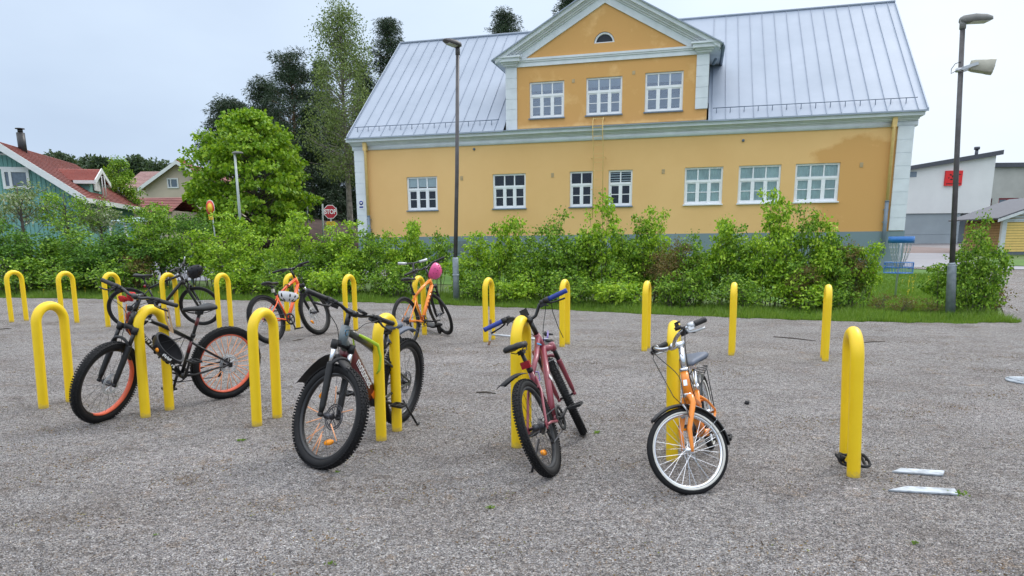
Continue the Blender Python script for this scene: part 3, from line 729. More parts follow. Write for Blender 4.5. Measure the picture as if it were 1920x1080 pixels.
    if ft == 'susp':
        st_ = MB(); st_.T = S; cz = crown-AX*.0
        b.tube([cz+Vector((0, -lg, 0)), cz+Vector((0, 0, 0))+AX*.018, cz+Vector((0, lg, 0))], [.021, .026, .021], 10)
        off = PERP*.030
        for s in (1, -1):
            t_ = cz+Vector((0, s*lg, 0))+off*.6; lo = fa+Vector((0, s*lg, 0)); md = t_.lerp(lo, .30)
            b.tube([t_+AX*.025, t_-AX*.03], .023, 12); st_.tube([t_, md-AX*.01], .0155, 12)
            q_ = cfg.get('forkthin', 1); b.tube([md+AX*.012, md, lo+AX*.06, lo+AX*.012+PERP*.0], [.023*q_, .024*q_, .020*q_, .014*q_], 12); b.disc(lo, .016, .022, 12)
        w = t_.lerp(lo, .30)+AX*.0; ctr = Vector((w.x, 0, w.z))+PERP*.012
        b.tube([ctr+Vector((0, lg*math.cos(a), 0))+AX*(math.sin(a)*.055+.0)+PERP*(-.0+.02*math.sin(a)) for a in [math.pi*k/10 for k in range(11)]], .012, 8)
        f_ = b.build('fork', cfg.get('forkmat', 'matt'), root); st_.build('stanchions', cfg.get('stan', 'black'), f_)
    else:
        for s in (1, -1):
            b.tube([crown+AX*.0, crown+Vector((0, s*.035, 0))-AX*.012, crown+Vector((0, s*.052, 0))-AX*.05, fa+Vector((0, s*.054, 0))+AX*.12, fa+Vector((0, s*.054, 0))+AX*.01, fa+Vector((0, s*.054, 0))-AX*.012], [.018, .020, .017, .014, .010, .008], 10)
        f_ = b.build('fork', fm, root)
        b = MB(); b.T = S; b.tube([crown-AX*.008, crown+AX*.006], .024, 14); b.tube([crown-AX*.05+Vector((0, -.056, 0)), crown-AX*.035+Vector((0, -.05, 0))], .019, 8); b.build('fork_crown_ring', 'chrome', f_)
    if cfg.get('rimbrake'):
        b = MB(); b.T = S; c0 = crown-AX*(Lf-R+tr*1.4)
        for s in (1, -1):
            b.tube([c0+PERP*.03+Vector((0, s*.036, -.03)), c0+PERP*.035+Vector((0, s*.04, .01)), c0+PERP*.035+Vector((0, s*.024, .045))], .006, 6); b.box(c0+PERP*.03+Vector((0, s*.024, -.02)), (.045, .010, .012))
        b.tube([c0+PERP*.035+Vector((0, .03, .045)), c0+PERP*.035+Vector((0, -.05, .045))], .0025, 5); b.build('rim_brake', 'alu', f_)
    # stem + bar
    b = MB(); b.T = S; bh = cfg['barh']; ste = A0+AX*((bh-A0.z)/AX.z)
    b.tube([htop, htop+AX*max(.01, (ste-htop).length-.01)], .017, 12)
    clamp = ste+Vector((.052, 0, .004)); b.tube([ste-Vector((.02, 0, .004)), clamp], [.020, .017], 10); b.disc(clamp, .021, .042, 14)
    hb_ = b.build('stem', cfg.get('stemmat', 'black'), root)
    b = MB(); b.T = S; w = cfg.get('bw', .62)/2; kind = cfg.get('bar', 'flat'); rise = cfg.get('rise', .025); sweep = .045
    if kind == 'flat':
        P = [clamp+Vector((0, t*w*s_, 0)) for t, s_ in ()]
        def bp(u):
            a = abs(u); q = min(1, max(0, (a-.12)/.28)); q = q*q*(3-2*q); return clamp+Vector((-sweep*max(0, a-.12)**1.2, u*w, rise*q))
        P = [bp(u) for u in np.linspace(-1, 1, 25)]
    else:
        def bp(u):
            a = abs(u); q = min(1, a/.5); q = q*q*(3-2*q)
            return clamp+Vector((.03*math.sin(min(1, a/.5)*math.pi)-max(0, a-.5)*2*cfg.get('back', .17), math.copysign(w*min(1, a/.62)**.9, u) if a > 0 else 0, rise*q))
        P = [bp(u) for u in np.linspace(-1, 1, 33)]
    b.tube(P, .0115, 10); bar = b.build('handlebar', cfg.get('barmat', 'black'), root)
    gl = .125 if kind == 'flat' else .11; u0 = 1-gl/w if kind == 'flat' else .66
    for s in (1, -1):
        b = MB(); b.T = S; us = np.linspace(u0, 1.0, 9); pts = [bp(s*u) for u in us]; pts.append(pts[-1]+(pts[-1]-pts[-2]).normalized()*.012)
        b.tube(pts, [.0175]+[.0160+.0012*((k % 2)) for k in range(8)]+[.016], 12); b.build('grip', cfg.get('grip', 'matt'), bar)
        b = MB(); b.T = S; cp = bp(s*(u0-.06)); dirv = (bp(s*1.)-bp(s*u0)).normalized()
        b.tube([cp-dirv*.018, cp+dirv*.018], .020, 12); b.box(cp+Vector((.018, 0, -.012)), (.035, .034, .022))
        lv = [cp+Vector((.03, 0, -.012)), cp+Vector((.055, 0, -.028))+dirv*.02, cp+Vector((.060, 0, -.036))+dirv*.06, cp+Vector((.055, 0, -.042))+dirv*.125]
        b.tube(lv, [.009, .007, .006, .0075], 8); b.build('brake_lever', cfg.get('lever', 'matt'), bar)
        b = MB(); b.T = S; cq = bp(s*(u0-.17)); b.box(cq+Vector((.006, 0, -.02)), (.04, .05, .022)); b.tube([cq+Vector((0, 0, -.02)), cq+Vector((-.02, 0, -.04))+dirv*.03], .005, 6); b.tube([cq-dirv*.014, cq+dirv*.014], .017, 10); b.build('shifter', 'matt', bar)
    b = MB()
    for s in (1, -1):
        p = S @ (bp(s*(u0-.10))+Vector((.03, 0, -.008))); q = htop+Vector((.05, s*.03, -.02)); m_ = p.lerp(q, .5)+Vector((.075, 0, -.02 if s > 0 else .03))
        e = hb.lerp(bb, .25)+Vector((.0, s*.026, .03)) if s > 0 else S @ (fa+Vector((0, .07, 0))+AX*.18)
        pts = [p, p.lerp(m_, .5)+Vector((.03, 0, .012)), m_, q, q.lerp(e, .5)+Vector((.02, 0, 0)), e]
        sm = []
        for i in range(len(pts)-1):
            p0, p1, p2, p3 = pts[max(0, i-1)], pts[i], pts[i+1], pts[min(len(pts)-1, i+2)]
            for t in (0, .25, .5, .75): sm.append(.5*((2*p1)+(p2-p0)*t+(2*p0-5*p1+4*p2-p3)*t*t+(-p0+3*p1-3*p2+p3)*t**3))
        b.tube(sm+[pts[-1]], .0026, 5)
    b.build('brake_cable', 'matt', root)
    # seatpost and saddle
    sh = cfg['sadh']; tS = (sh-.05-bb.z)/sdir.z; sp_ = bb+sdir*tS
    b = MB(); b.tube([stop-sdir*.05, sp_], .0135, 12); b.tube([stop-sdir*.02, stop+sdir*.008], stt+.005, 12); b.box(sp_+Vector((0, 0, .012)), (.05, .04, .025)); 
    for s in (1, -1): b.tube([sp_+Vector((-.11, s*.03, .035)), sp_+Vector((-.05, s*.022, .016)), sp_+Vector((.06, s*.02, .016)), sp_+Vector((.12, s*.01, .034))], .0035, 6)
    b.build('seat_post', cfg.get('postmat', 'matt'), root)
    b = MB(); sc = sp_+Vector((0, 0, .045)); ti = cfg.get('sadtilt', .0); wS = cfg.get('sadw', .072); secs = []
    for (xx, hw, zt, th) in ((.145, .008, .006, .020), (.125, .018, .012, .030), (.06, .024, .012, .034), (-.01, .036, .010, .036), (-.07, .062, .018, .040), (-.11, .070, .024, .040), (-.135, .056, .022, .034), (-.145, .03, .016, .02)):
        hw *= wS/.07; sec = []
        for (cy, cz) in ((-1, -.15), (-.82, .35), (-.35, .5), (0, .42), (.35, .5), (.82, .35), (1, -.15), (.92, -.75), (.5, -.55), (-.5, -.55), (-.92, -.75)):
            sec.append(sc+Vector((xx, cy*hw, zt+cz*th*.8+xx*ti)))
        secs.append(sec)
    b.loft(secs); b.build('saddle', cfg.get('sadmat', 'matt'), root)
    # drivetrain (right side, y<0)
    b = MB(); y0 = -.045; cr = cfg.get('cring', .075)
    b.ring(bb+Vector((0, y0, 0)), cr-.008, [(0, -.002), (.010, -.001), (.010, .001), (0, .002)], n=40)
    for k in range(5):
        a = k*math.pi*.4+.3; b.tube([bb+Vector((0, y0, 0)), bb+Vector((math.cos(a)*(cr-.006), y0, math.sin(a)*(cr-.006)))], [.013, .006], 6)
    ca = rad(cfg.get('crank', -60)); ped = []
    for s, yy in ((1, -.062), (-1, .062)):
        e = bb+Vector((math.cos(ca)*.155*s*R/.33, yy*1.15, math.sin(ca)*.155*s*R/.33)); b.tube([bb+Vector((0, yy, 0)), e], [.015, .011], 8, flat=.6); ped.append((e, -1 if yy < 0 else 1))
    b.tube([bb+Vector((0, -.064, 0)), bb+Vector((0, .064, 0))], .012, 10)
    if cfg.get('guard'): b.ring(bb+Vector((0, y0-.006, 0)), cr-.014, [(0, -.002), (.028, -.002), (.028, .002), (0, .002)], n=36)
    if cfg.get('motor'):
        b.tube([bb+Vector((0, -.05, .02)), bb+Vector((0, .05, .02))], .07, 20)
    crs = b.build('crankset', 'matt', root)
    for e, s in ped:
        b = MB(); c = e+Vector((0, s*.062, 0)); 
        for dx in (-.042, .042): b.box(c+Vector((dx, 0, 0)), (.014, .088, .018))
        for dy in (-.042, 0, .042): b.box(c+Vector((0, dy, 0)), (.088, .010, .016))
        b.tube([e, c+Vector((0, s*.04, 0))], .008, 8); pd = b.build('pedal', 'matt', crs)
        if cfg.get('pedrefl'):
            b = MB()
            for dx in (-.05, .05): b.box(c+Vector((dx, 0, 0)), (.004, .05, .013))
            b.build('pedal_reflector', 'reflector', crs)
    b = MB(); yc = -.040
    if cfg.get('gears', True):
        for k in range(6): b.ring(ra+Vector((0, -.024-.004*k, 0)), .046-.005*k, [(0, -.001), (.006, -.001), (.006, .001), (0, .001)], n=24); 
        b.tube([ra+Vector((0, -.02, 0)), ra+Vector((0, -.048, 0))], .02, 12); b.build('cassette', 'darksteel', root)
        b = MB(); j1 = ra+Vector((.015, yc-.012, -.055)); j2 = ra+Vector((.045, yc-.006, -.115))
        b.tube([ra+Vector((.0, -.066, -.015)), j1], .009, 6); b.disc(j1, .018, .012, 12); b.disc(j2, .017, .012, 12); b.tube([j1, j2], .008, 6, flat=1.5); b.build('derailleur', 'matt', root)
        top = ra+Vector((0, yc, .042)); b = MB(); b.tube([top, bb+Vector((0, y0, cr))], .004, 5); b.tube([bb+Vector((0, y0, -cr)), j2+Vector((0, 0, -.016)), j2+Vector((-.016, 0, 0)), j1+Vector((.016, 0, 0)), ra+Vector((0, yc, -.042))], .004, 5); b.build('chain', 'darksteel', root)
    else:
        top = ra+Vector((0, y0, .03)); b.tube([top, bb+Vector((0, y0, cr))], .004, 5); b.tube([bb+Vector((0, y0, -cr)), ra+Vector((0, y0, -.03))], .004, 5); b.build('chain', 'darksteel', root)
    if cfg.get('kick'):
        kk = cfg['kick']; b = MB(); p = Vector(kk[0]); b.tube([p, Vector(kk[1])], .008, 8); b.tube([Vector(kk[1])+Vector((-.02, .01, 0)), Vector(kk[1])+Vector((.03, .02, 0))], .010, 8); b.build('kickstand', 'matt', root)
    if cfg.get('extra'): cfg['extra'](root, dict(S=S, fa=fa, ra=ra, bb=bb, crown=crown, htop=htop, clamp=clamp, bp=bp, sp=sp_, stop=stop, R=R, hb=hb, ttj=ttj, sdir=sdir, bar=bar, sc=sc))
    return root
def fender(root, c, R, a0, a1, w, mat, T=None, name='mudguard', n=18, par=None, drop=0):
    b = MB(); b.T = T; secs = []
    for i in range(n+1):
        a = rad(a0+(a1-a0)*i/n); sec = []; e = math.sin(math.pi*min(1, max(.0, (i+.8)/(n+1.6))))**.25
        for (yy, dr) in ((-1, -.010), (-.6, .004), (0, .010), (.6, .004), (1, -.010), (.6, .001), (0, .007), (-.6, .001)):
            rr = R+dr+drop*(i/n); sec.append(Vector((c.x+math.cos(a)*rr, yy*w*e, c.z+math.sin(a)*rr)))
        secs.append(sec)
    b.loft(secs); return b.build(name, mat, par or root)

def helmet(name, loc, R3, mat, label, r=.115, vents='slots', ventmat='foam', extra=None, scale=(1.12, .92, .82)):
    """open half shell: outer skin, inner skin, rim; axis +z is the crown"""
    b = MB(); n, m = 24, 9; secs = []; th = .88
    def pt(a, e, k): 
        ba = 1+.06*math.cos(a*2); return Vector((math.cos(a)*math.cos(e)*r*scale[0]*ba*k, math.sin(a)*math.cos(e)*r*scale[1]*k, (math.sin(e)+.0)*r*scale[2]*k+.012*math.cos(a)*(1 if e < .3 else 0)))
    es = [-.12, .1, .35, .6, .85, 1.1, 1.32, 1.5]
    for e in es: secs.append([pt(2*math.pi*k/n, e, 1) for k in range(n)])
    b.loft(secs, close=False); b.add([pt(2*math.pi*k/n, es[-1], 1) for k in range(n)], [tuple(range(n))], True)
    base = secs[0]; inner = [pt(2*math.pi*k/n, es[0], th) for k in range(n)]
    b.loft([base, inner], close=False)
    o = empty(name, loc); o.matrix_world = Matrix.Translation(loc) @ R3.to_4x4(); tag(o, label, 'helmet')
    b.build('shell', mat, o)
    b = MB(); secs = [[pt(2*math.pi*k/n, e, th) for k in range(n)] for e in es]; b.loft(secs, close=False); b.add([pt(2*math.pi*k/n, es[-1], th) for k in range(n)], [tuple(range(n))[::-1]], True); b.build('lining', 'foam', o)
    b = MB()
    for a0 in ((.35, -.35, .35+math.pi, math.pi-.35, 1.25, -1.25, math.pi+1.25, math.pi-1.25) if vents == 'slots' else (0.4, 1.0, -0.4, -1.0, math.pi-.6, math.pi+.6)):
        for e0, e1 in (((.15, .55), (.75, 1.15)) if vents == 'slots' else ((.5, .62), (.85, .97))):
            q = []
            for t in np.linspace(0, 1, 5):
                q.append(pt(a0+(.10 if vents == 'slots' else 0), e0+(e1-e0)*t, 1.012))
            b.tube(q, [.003, .011, .013, .011, .003] if vents == 'slots' else .005, 6, flat=.6)
    b.build('vent', ventmat, o)
    b = MB()
    for s in (1, -1):
        p = pt(s*1.3, -.1, .9); q = pt(s*2.0, -.1, .9); e = Vector((.02, s*.02, -.15)); b.tube([p, e], .0035, 4, flat=.4); b.tube([q, e], .0035, 4, flat=.4)
    b.build('strap', 'matt', o)
    if extra: extra(o, pt)
    return o

ALLB = {}
# A: black hardtail, orange rims
def marksA(root, hb, bb, crown, htop, ttj, dt):
    d = (bb-hb); n = d.normalized(); up_ = Vector((-n.z, 0, n.x)); rm = Matrix(((n.x, 0, up_.x), (n.y, 1, up_.y), (n.z, 0, up_.z)))
    b = MB()
    for i, (t, h_, w_) in enumerate(((.10, .022, .013), (.14, .026, .010), (.20, .020, .018), (.25, .026, .007), (.275, .026, .007), (.31, .018, .016), (.36, .028, .008), (.39, .02, .014), (.70, .022, .01), (.735, .026, .012), (.775, .02, .008), (.81, .024, .014))):
        b.box(hb+d*t+Vector((0, dt*.965+.001, 0)), (w_, .004, h_), rm @ Matrix.Rotation(.3*(i % 3-1), 3, 'Y'))
    b.build('sticker', 'whitetext', root)
    b = MB()
    for t in (.46, .49, .52, .55, .58): b.box(hb+d*t+Vector((0, dt*.965, 0)), (.012, .004, .030), rm @ Matrix.Rotation(.4, 3, 'Y'))
    b.build('sticker', 'wine', root)
    b = MB(); k = htop-AX*.025; e = ttj-k
    for t in (.08, .14, .19, .24): b.box(k+e*t+Vector((0, .0185, .002)), (.022, .003, .014))
    b.build('sticker', 'whitetext', root)
def exA(root, g):
    b = MB(); b.tube([g['sp']-g['sdir']*.10, g['sp']-g['sdir']*.03], .0145, 10); b.tube([g['stop']-g['sdir']*.16, g['stop']-g['sdir']*.06], .0158, 10); b.build('red_band', 'wine', root)
coverA = lambda fr, i, a: ((.30, .97) if not fr else None)
ALLB['A'] = make_bike(dict(seed=1, pos=(-2.60, 6.265), head=-2.221, lean=-.156, steer=.449, wb=1.035, R=.334, sadh=.853, barh=.995, bw=.66, frame='black', knobs=True, tr=.032,
    rimtape={1: (150, 300), 0: (0, 360)}, cover=coverA, marks=marksA, extra=exA, crank=-75, forkmat='matt', postmat='matt', stl=.36, label='black mountain bicycle with orange rims and spoke covers behind the second near hoop', spmat='darksteel'))
# B: electric mountain bike
def exB(root, g):
    S = g['S']
    # rear fender raised on the seat post, front blade under the down tube
    fender(root, g['ra'], g['R']+.075, 118, 52, .045, 'saddlegrey', name='mudguard', drop=.03)
    b = MB(); b.tube([g['sp']-g['sdir']*.12, g['ra']+Vector((.12, 0, g['R']+.06))], .009, 8); b.build('mudguard_arm', 'matt', root)
    b = MB(); c = g['crown']
    secs = []
    for i in range(11):
        t = i/10; cc = c+Vector((-.21+.42*t, 0, -.015-.9*max(0, .55-t)**1.7-.05*t*t))-AX*.03; w = .062*math.sin(math.pi*min(.95, .16+.76*t))**.5
        secs.append([cc+Vector((0, y_*w, z_)) for y_, z_ in ((-1, -.014), (-.6, .002), (0, .008), (.6, .002), (1, -.014), (.6, -.002), (0, .004), (-.6, -.002))])
    b.T = S; b.loft(secs); b.build('mudguard', 'matt', root)
    # lime strap
    b = MB(); p = g['htop'].lerp(g['ttj'], .30); 
    b.tube([p+Vector((.03, .03, .015)), p+Vector((-.05, .055, -.025)), p+Vector((-.13, .085, -.07)), p+Vector((-.17, .09, -.16)), p+Vector((-.17, .085, -.25)), p+Vector((-.16, .07, -.28))], [.009, .012, .013, .012, .014, .006], 6, flat=.5)
    b.tube([p+Vector((.03, -.02, .0)), p+Vector((-.02, -.03, -.10)), p+Vector((-.06, .0, -.2))], .006, 6)
    b.build('lock_strap', 'lime', root)
    b = MB(); b.T = None
    # light blue head badge
    c = g['crown']+AX*.085; 
    for k, (dy, dz, w, h_) in enumerate(((.0, .02, .028, .008), (.003, .006, .022, .010), (-.002, -.008, .026, .009), (.003, -.022, .018, .008))):
        b.box(c+PERP*.0245+Vector((0, dy+.006, 0))+AX*dz, (.004, w, h_), Matrix.Rotation(rad(-20.5), 3, 'Y') @ Matrix.Rotation(.5 if k % 2 else -.4, 3, 'X'))
        b.box(c+Vector((.004, .0275, 0))+AX*dz, (w, .003, h_), Matrix.Rotation(.5 if k % 2 else -.4, 3, 'Y'))
    b.build('head_badge', 'bluelogo', root)
    b = MB(); b.T = S; q = g['clamp']+Vector((-.01, .06, .03)); b.box(q, (.05, .05, .018)); b.build('display', 'matt', g['bar'])
def coverB(fr, i, a):
    if fr: return {3: (.35, .8), 9: (.3, .75), 17: (.35, .9), 19: (.3, .95), 20: (.25, .9), 21: (.4, .98), 22: (.45, .98), 15: (.5, .95), 26: (.25, .75)}.get(i)
    return {4: (.4, .8)}.get(i)
ALLB['B'] = make_bike(dict(seed=2, name='electric_bicycle', cat='electric bicycle', pos=(-.893, 5.38), head=-1.893, lean=-.118, steer=1.19, wb=1.107, R=.337, sadh=.80, barh=.965, bw=.70, frame='olive', headmat='greyframe', tr=.033, bigknobs=True,
    battery='wine', disc='darksteel', dt=.034, tt=.024, stt=.019, stan='chrome', refl={1: (150, -50), 0: (20,)}, cover=coverB, crank=20, motor=True, kick=((.10, .07, .22), (.02, .16, .03)), extra=exB, sadmat='saddlegrey', stl=.36, ht=.12,
    label='olive grey electric bicycle with wine red battery and front wheel turned sideways'))
# C: maroon bike
def exC(root, g):
    b = MB(); t0 = g['ra']+Vector((.08, 0, g['R']+.025)); secs = []
    for k in range(7):
        t = k/6; cc = t0+Vector((-.15*t, .09*t*t+.02*t, .025*math.sin(t*3)-.02*t)); w = .042*(1-.25*t)
        secs.append([cc+Vector((0, q*w, z)) for q, z in ((-1, -.012), (-.5, .002), (0, .006), (.5, .002), (1, -.012), (.5, -.002), (0, .002), (-.5, -.002))])
    b.loft(secs); b.build('mudguard', 'matt', root)
    b = MB(); p = g['sp']-g['sdir']*.075; b.box(p+Vector((-.03, 0, 0)), (.03, .06, .045)); b.build('tail_reflector', 'redlens', root)
    b = MB(); b.T = g['S']; q = g['clamp']+Vector((.03, .015, .055)); b.box(q, (.03, .055, .055)); b.tube([q, g['clamp']], .007, 6); b.build('reflector', 'matt', g['bar'])
    b = MB(); j = g['htop'].lerp(g['ttj'], .35); b.box(g['hb'].lerp(g['bb'], .45)+Vector((0, -.0245, .0)), (.05, .003, .028), Matrix.Rotation(.8, 3, 'Y')); b.build('sticker', 'whitetext', root)
    b = MB(); b.box(j+Vector((.06, -.0185, .01)), (.09, .003, .010), Matrix.Rotation(.25, 3, 'Y')); b.build('sticker', 'bluelogo', root)
    # drooping antenna-like brake wire in front of the bar
    b = MB(); b.T = g['S']; p = g['bp'](-.62)+Vector((.02, 0, -.02)); b.tube([p, p+Vector((.06, .02, -.07)), p+Vector((.09, .03, -.18)), p+Vector((.10, .03, -.27))], .0028, 5); b.build('loose_cable', 'matt', g['bar'])
    b = MB(); p = g['ttj']; b.tube([p+Vector((.03, .02, .02)), p+Vector((.05, -.03, .0)), p+Vector((.03, -.03, -.05)), p+Vector((0, .02, -.05)), p+Vector((.03, .025, .02))], .005, 6); b.build('cable_lock', 'purple', root)
ALLB['C'] = make_bike(dict(seed=3, pos=(.256, 4.13), head=1.288, lean=-.355, steer=.278, wb=.928, R=.308, sadh=.80, barh=.93, bw=.61, rise=.07, frame='maroon', tr=.027, bigknobs=True, discs=False, rimbrake=True, stan='black', forkmat='maroon', forkthin=.8,
    refl={1: (40,), 0: (250,)}, grip='blue', crank=10, guard=True, rim='rubberdust', extra=exC, stl=.40, pedrefl=False, sadw=.078, kick=((.10, .05, .22), (-.02, .13, .05)), ttbend=-.02,
    label='maroon bicycle with blue grips seen from behind, leaning on a near hoop'))
# D: small orange bicycle
def exD(root, g):
    S = g['S']
    fender(root, g['fa'], g['R']+.014, 62, 196, .026, 'black', T=S, name='mudguard', n=26)
    fender(root, g['ra'], g['R']+.014, 200, 30, .026, 'black', name='mudguard', n=26)
    b = MB(); b.T = S
    for s in (1, -1): b.tube([g['fa']+Vector((0, s*.045, 0)), g['fa']+Vector((math.cos(rad(177))*(g['R']+.01), s*.022, .02))], .0018, 5); b.tube([g['fa']+Vector((0, s*.045, 0)), g['fa']+Vector((math.cos(rad(160))*(g['R']+.01), s*.022, g['R']*.36))], .0018, 5)
    b.build('mudguard_stay', 'chrome', root)
    b = MB(); b.box(g['crown']+AX*.075+PERP*.024, (.003, .022, .035), Matrix.Rotation(rad(-20.5), 3, 'Y')); b.build('head_badge', 'chrome', root)
    b = MB(); b.tube([g['htop']-AX*.006, g['htop']+AX*.012], .027, 14); b.tube([g['crown']+AX*.001, g['crown']+AX*.012], .026, 14); b.tube([g['stop']-g['sdir']*.01, g['stop']+g['sdir']*.015], .020, 12); b.build('headset', 'chrome', root)
    b = MB(); b.T = S; q = g['bp'](.40)+Vector((.0, .0, .028)); b.disc(q, .021, .02, 14, 'z'); b.disc(q+Vector((0, 0, .016)), .012, .018, 12, 'z'); b.disc(q+Vector((-.01, 0, .03)), .018, .01, 12, 'z'); b.build('bell', 'matt', g['bar'])
    # light carrier at the rear
    b = MB(); c = g['ra']+Vector((-.02, 0, g['R']+.045))
    for s in (1, -1):
        b.tube([c+Vector((.16, s*.05, 0)), c+Vector((-.14, s*.05, 0)), c+Vector((-.16, s*.02, 0))], .004, 6); b.tube([c+Vector((-.05, s*.05, 0)), g['ra']+Vector((0, s*.06, 0))], .0035, 6); b.tube([c+Vector((.16, s*.05, 0)), g['stop']-g['sdir']*.04], .004, 6)
    for k in range(4): b.tube([c+Vector((-.1+.07*k, -.05, 0)), c+Vector((-.1+.07*k, .05, 0))], .003, 5)
    b.build('carrier', 'matt', root)
    b = MB(); b.T = S; p = g['bp'](-.5); b.tube([p, p+Vector((.07, .05, -.06)), g['crown']+Vector((.09, .01, .03)), g['crown']+Vector((.05, .0, -.05))], .0025, 5); b.build('brake_cable', 'matt', g['bar'])
ALLB['D'] = make_bike(dict(seed=4, name='child_bicycle', pos=(1.385, 4.69), head=-1.909, lean=.215, steer=-.947, wb=.92, R=.252, sadh=.66, barh=.83, bw=.50, bar='cruiser', rise=.05, back=.10, barmat='chrome', stemmat='chrome', frame='amber', fork='rigid', forkgap=.055, tr=.021, knobs=False, discs=False,
    rimbrake=True, rim='chrome', rimd=.016, sidewall='whitetyre', spmat='chrome', brightsp=True, hub='chrome', gears=False, crank=170, pedrefl=True, stepthrough=True, extra=exD, sadmat='saddlegrey', stl=.30, ht=.14, postmat='chrome', sadw=.10, lever='alu', nsp=28, lowstay=False,
    label='small orange bicycle with chrome handlebar, white-walled tyres and black mudguards'))
# E: far black bike
def exE(root, g):
    b = MB(); b.T = g['S']; b.tube([g['bp'](.95)+Vector((0, 0, .01)), g['bp'](.98)+Vector((.02, 0, .09))], .009, 8); b.build('bar_end', 'alu', g['bar'])
    b = MB(); p = g['stop']+Vector((-.035, 0, .0)); b.box(p, (.03, .04, .03)); b.build('tail_light', 'redlens', root)
ALLB['E'] = make_bike(dict(seed=5, pos=(-6.20, 11.5), head=.30, lean=.13, steer=-.25, wb=1.05, R=.338, sadh=.86, barh=.97, bw=.62, frame='black', tr=.024, knobs=False, rim='black', spmat='alu', crank=-40, extra=exE, stl=.42, dt=.026,
    label='dark slim-tyred bicycle in the far row with a black helmet on its handlebar'))
# F: red-orange
def exF(root, g):
    b = MB(); p = g['stop']+Vector((-.03, 0, .05)); b.box(p, (.035, .035, .05)); b.build('tail_light', 'beige', root)
    b = MB(); d = g['htop'].lerp(g['ttj'], .5); b.tube([d+Vector((.03, -.03, .03)), d+Vector((.0, .0, .04)), d+Vector((-.03, .03, -.01)), d+Vector((.0, -.01, -.05)), d+Vector((.03, -.03, .03))], .006, 6); b.build('cable_lock', 'matt', root)
ALLB['F'] = make_bike(dict(seed=6, pos=(-3.35, 9.79), head=1.142, lean=-.22, steer=.05, wb=1.016, R=.342, sadh=.83, barh=1.02, bw=.66, frame='redorange', tr=.029, stan='chrome', refl={1: (230,), 0: (130,)}, crank=-80, extra=exF, stl=.40, dt=.025, tt=.021, guard=True,
    label='red-orange bicycle with a white helmet hanging under its top tube'))
# G: orange with dark graphics
def marksG(root, hb, bb, crown, htop, ttj, dt):
    d = (bb-hb); n = d.normalized(); up_ = Vector((-n.z, 0, n.x)); rm = Matrix(((n.x, 0, up_.x), (n.y, 1, up_.y), (n.z, 0, up_.z))); b = MB()
    for t in (.22, .32, .42, .52, .62): b.box(hb+d*t+Vector((0, -dt*.97, 0)), (.018, .005, .042), rm @ Matrix.Rotation(.6, 3, 'Y'))
    b.build('frame_graphic', 'wine', root)
ALLB['G'] = make_bike(dict(seed=7, pos=(-1.402, 9.60), head=1.168, lean=-.12, steer=.96, wb=1.04, R=.334, sadh=.885, barh=1.03, bw=.66, frame='tangerine', tr=.024, knobs=False, marks=marksG, refl={}, crank=-10, stl=.42, dt=.027, tt=.021,
    label='bright orange bicycle with dark frame graphics and a pink helmet on its handlebar'))

# helmets
def Rm(x=0, y=0, z=0): return (Matrix.Rotation(rad(z), 3, 'Z') @ Matrix.Rotation(rad(y), 3, 'Y') @ Matrix.Rotation(rad(x), 3, 'X'))
def Rdir(crown, fwd):
    z = Vector(crown).normalized(); x = Vector(fwd); x = (x-z*x.dot(z)).normalized(); y = z.cross(x)
    return Matrix(((x.x, y.x, z.x), (x.y, y.y, z.y), (x.z, y.z, z.z)))
def stickerA(o, pt):
    b = MB(); d_ = o.matrix_world.to_3x3().transposed() @ Vector((-.5, -1, -.1)); p = pt(math.atan2(d_.y, d_.x), .30, 1.02); n = p.normalized(); b.tube([p-n*.002, p+n*.002], .017, 14); b.build('sticker', 'reflector', o)
    b = MB()
    for k in range(6): d2 = o.matrix_world.to_3x3().transposed() @ Vector((.5, -1, -.6)); p = pt(math.atan2(d2.y, d2.x)+.09*k, .10+.05*(k % 2), 1.02); b.box(p, (.012, .004, .02), Matrix.Rotation(.3+k*.1, 3, 'Z'))
    b.build('sticker', 'whitetext', o)
helmet('bicycle_helmet', at(318, 652, 5.56), Rdir((-.70, .04, -.62), (.62, -.1, -.75)), 'helmetblack', 'black helmet with a round orange sticker hanging from the orange-rimmed bicycle', r=.125, extra=stickerA)
helmet('bicycle_helmet', at(366, 509, 11.40), Rdir((.45, -.75, -.45), (.7, 0, .6)), 'helmetblack', 'black helmet hanging on the handlebar of the dark bicycle in the far row', r=.115)
hf = helmet('bicycle_helmet', at(541, 552, 9.75), Rm(180-8, 12, 55), 'white', 'white helmet with dark vents hanging upside down from the red-orange bicycle', r=.125, ventmat='helmetblack')
helmet('bicycle_helmet', at(814, 508, 9.75), Rdir((.84, -.42, -.33), (.1, -.6, .6)), 'pink', 'pink skate-style helmet hanging on the handlebar of the orange bicycle', r=.118, scale=(1.02, .98, .90), vents='small', ventmat='wine')
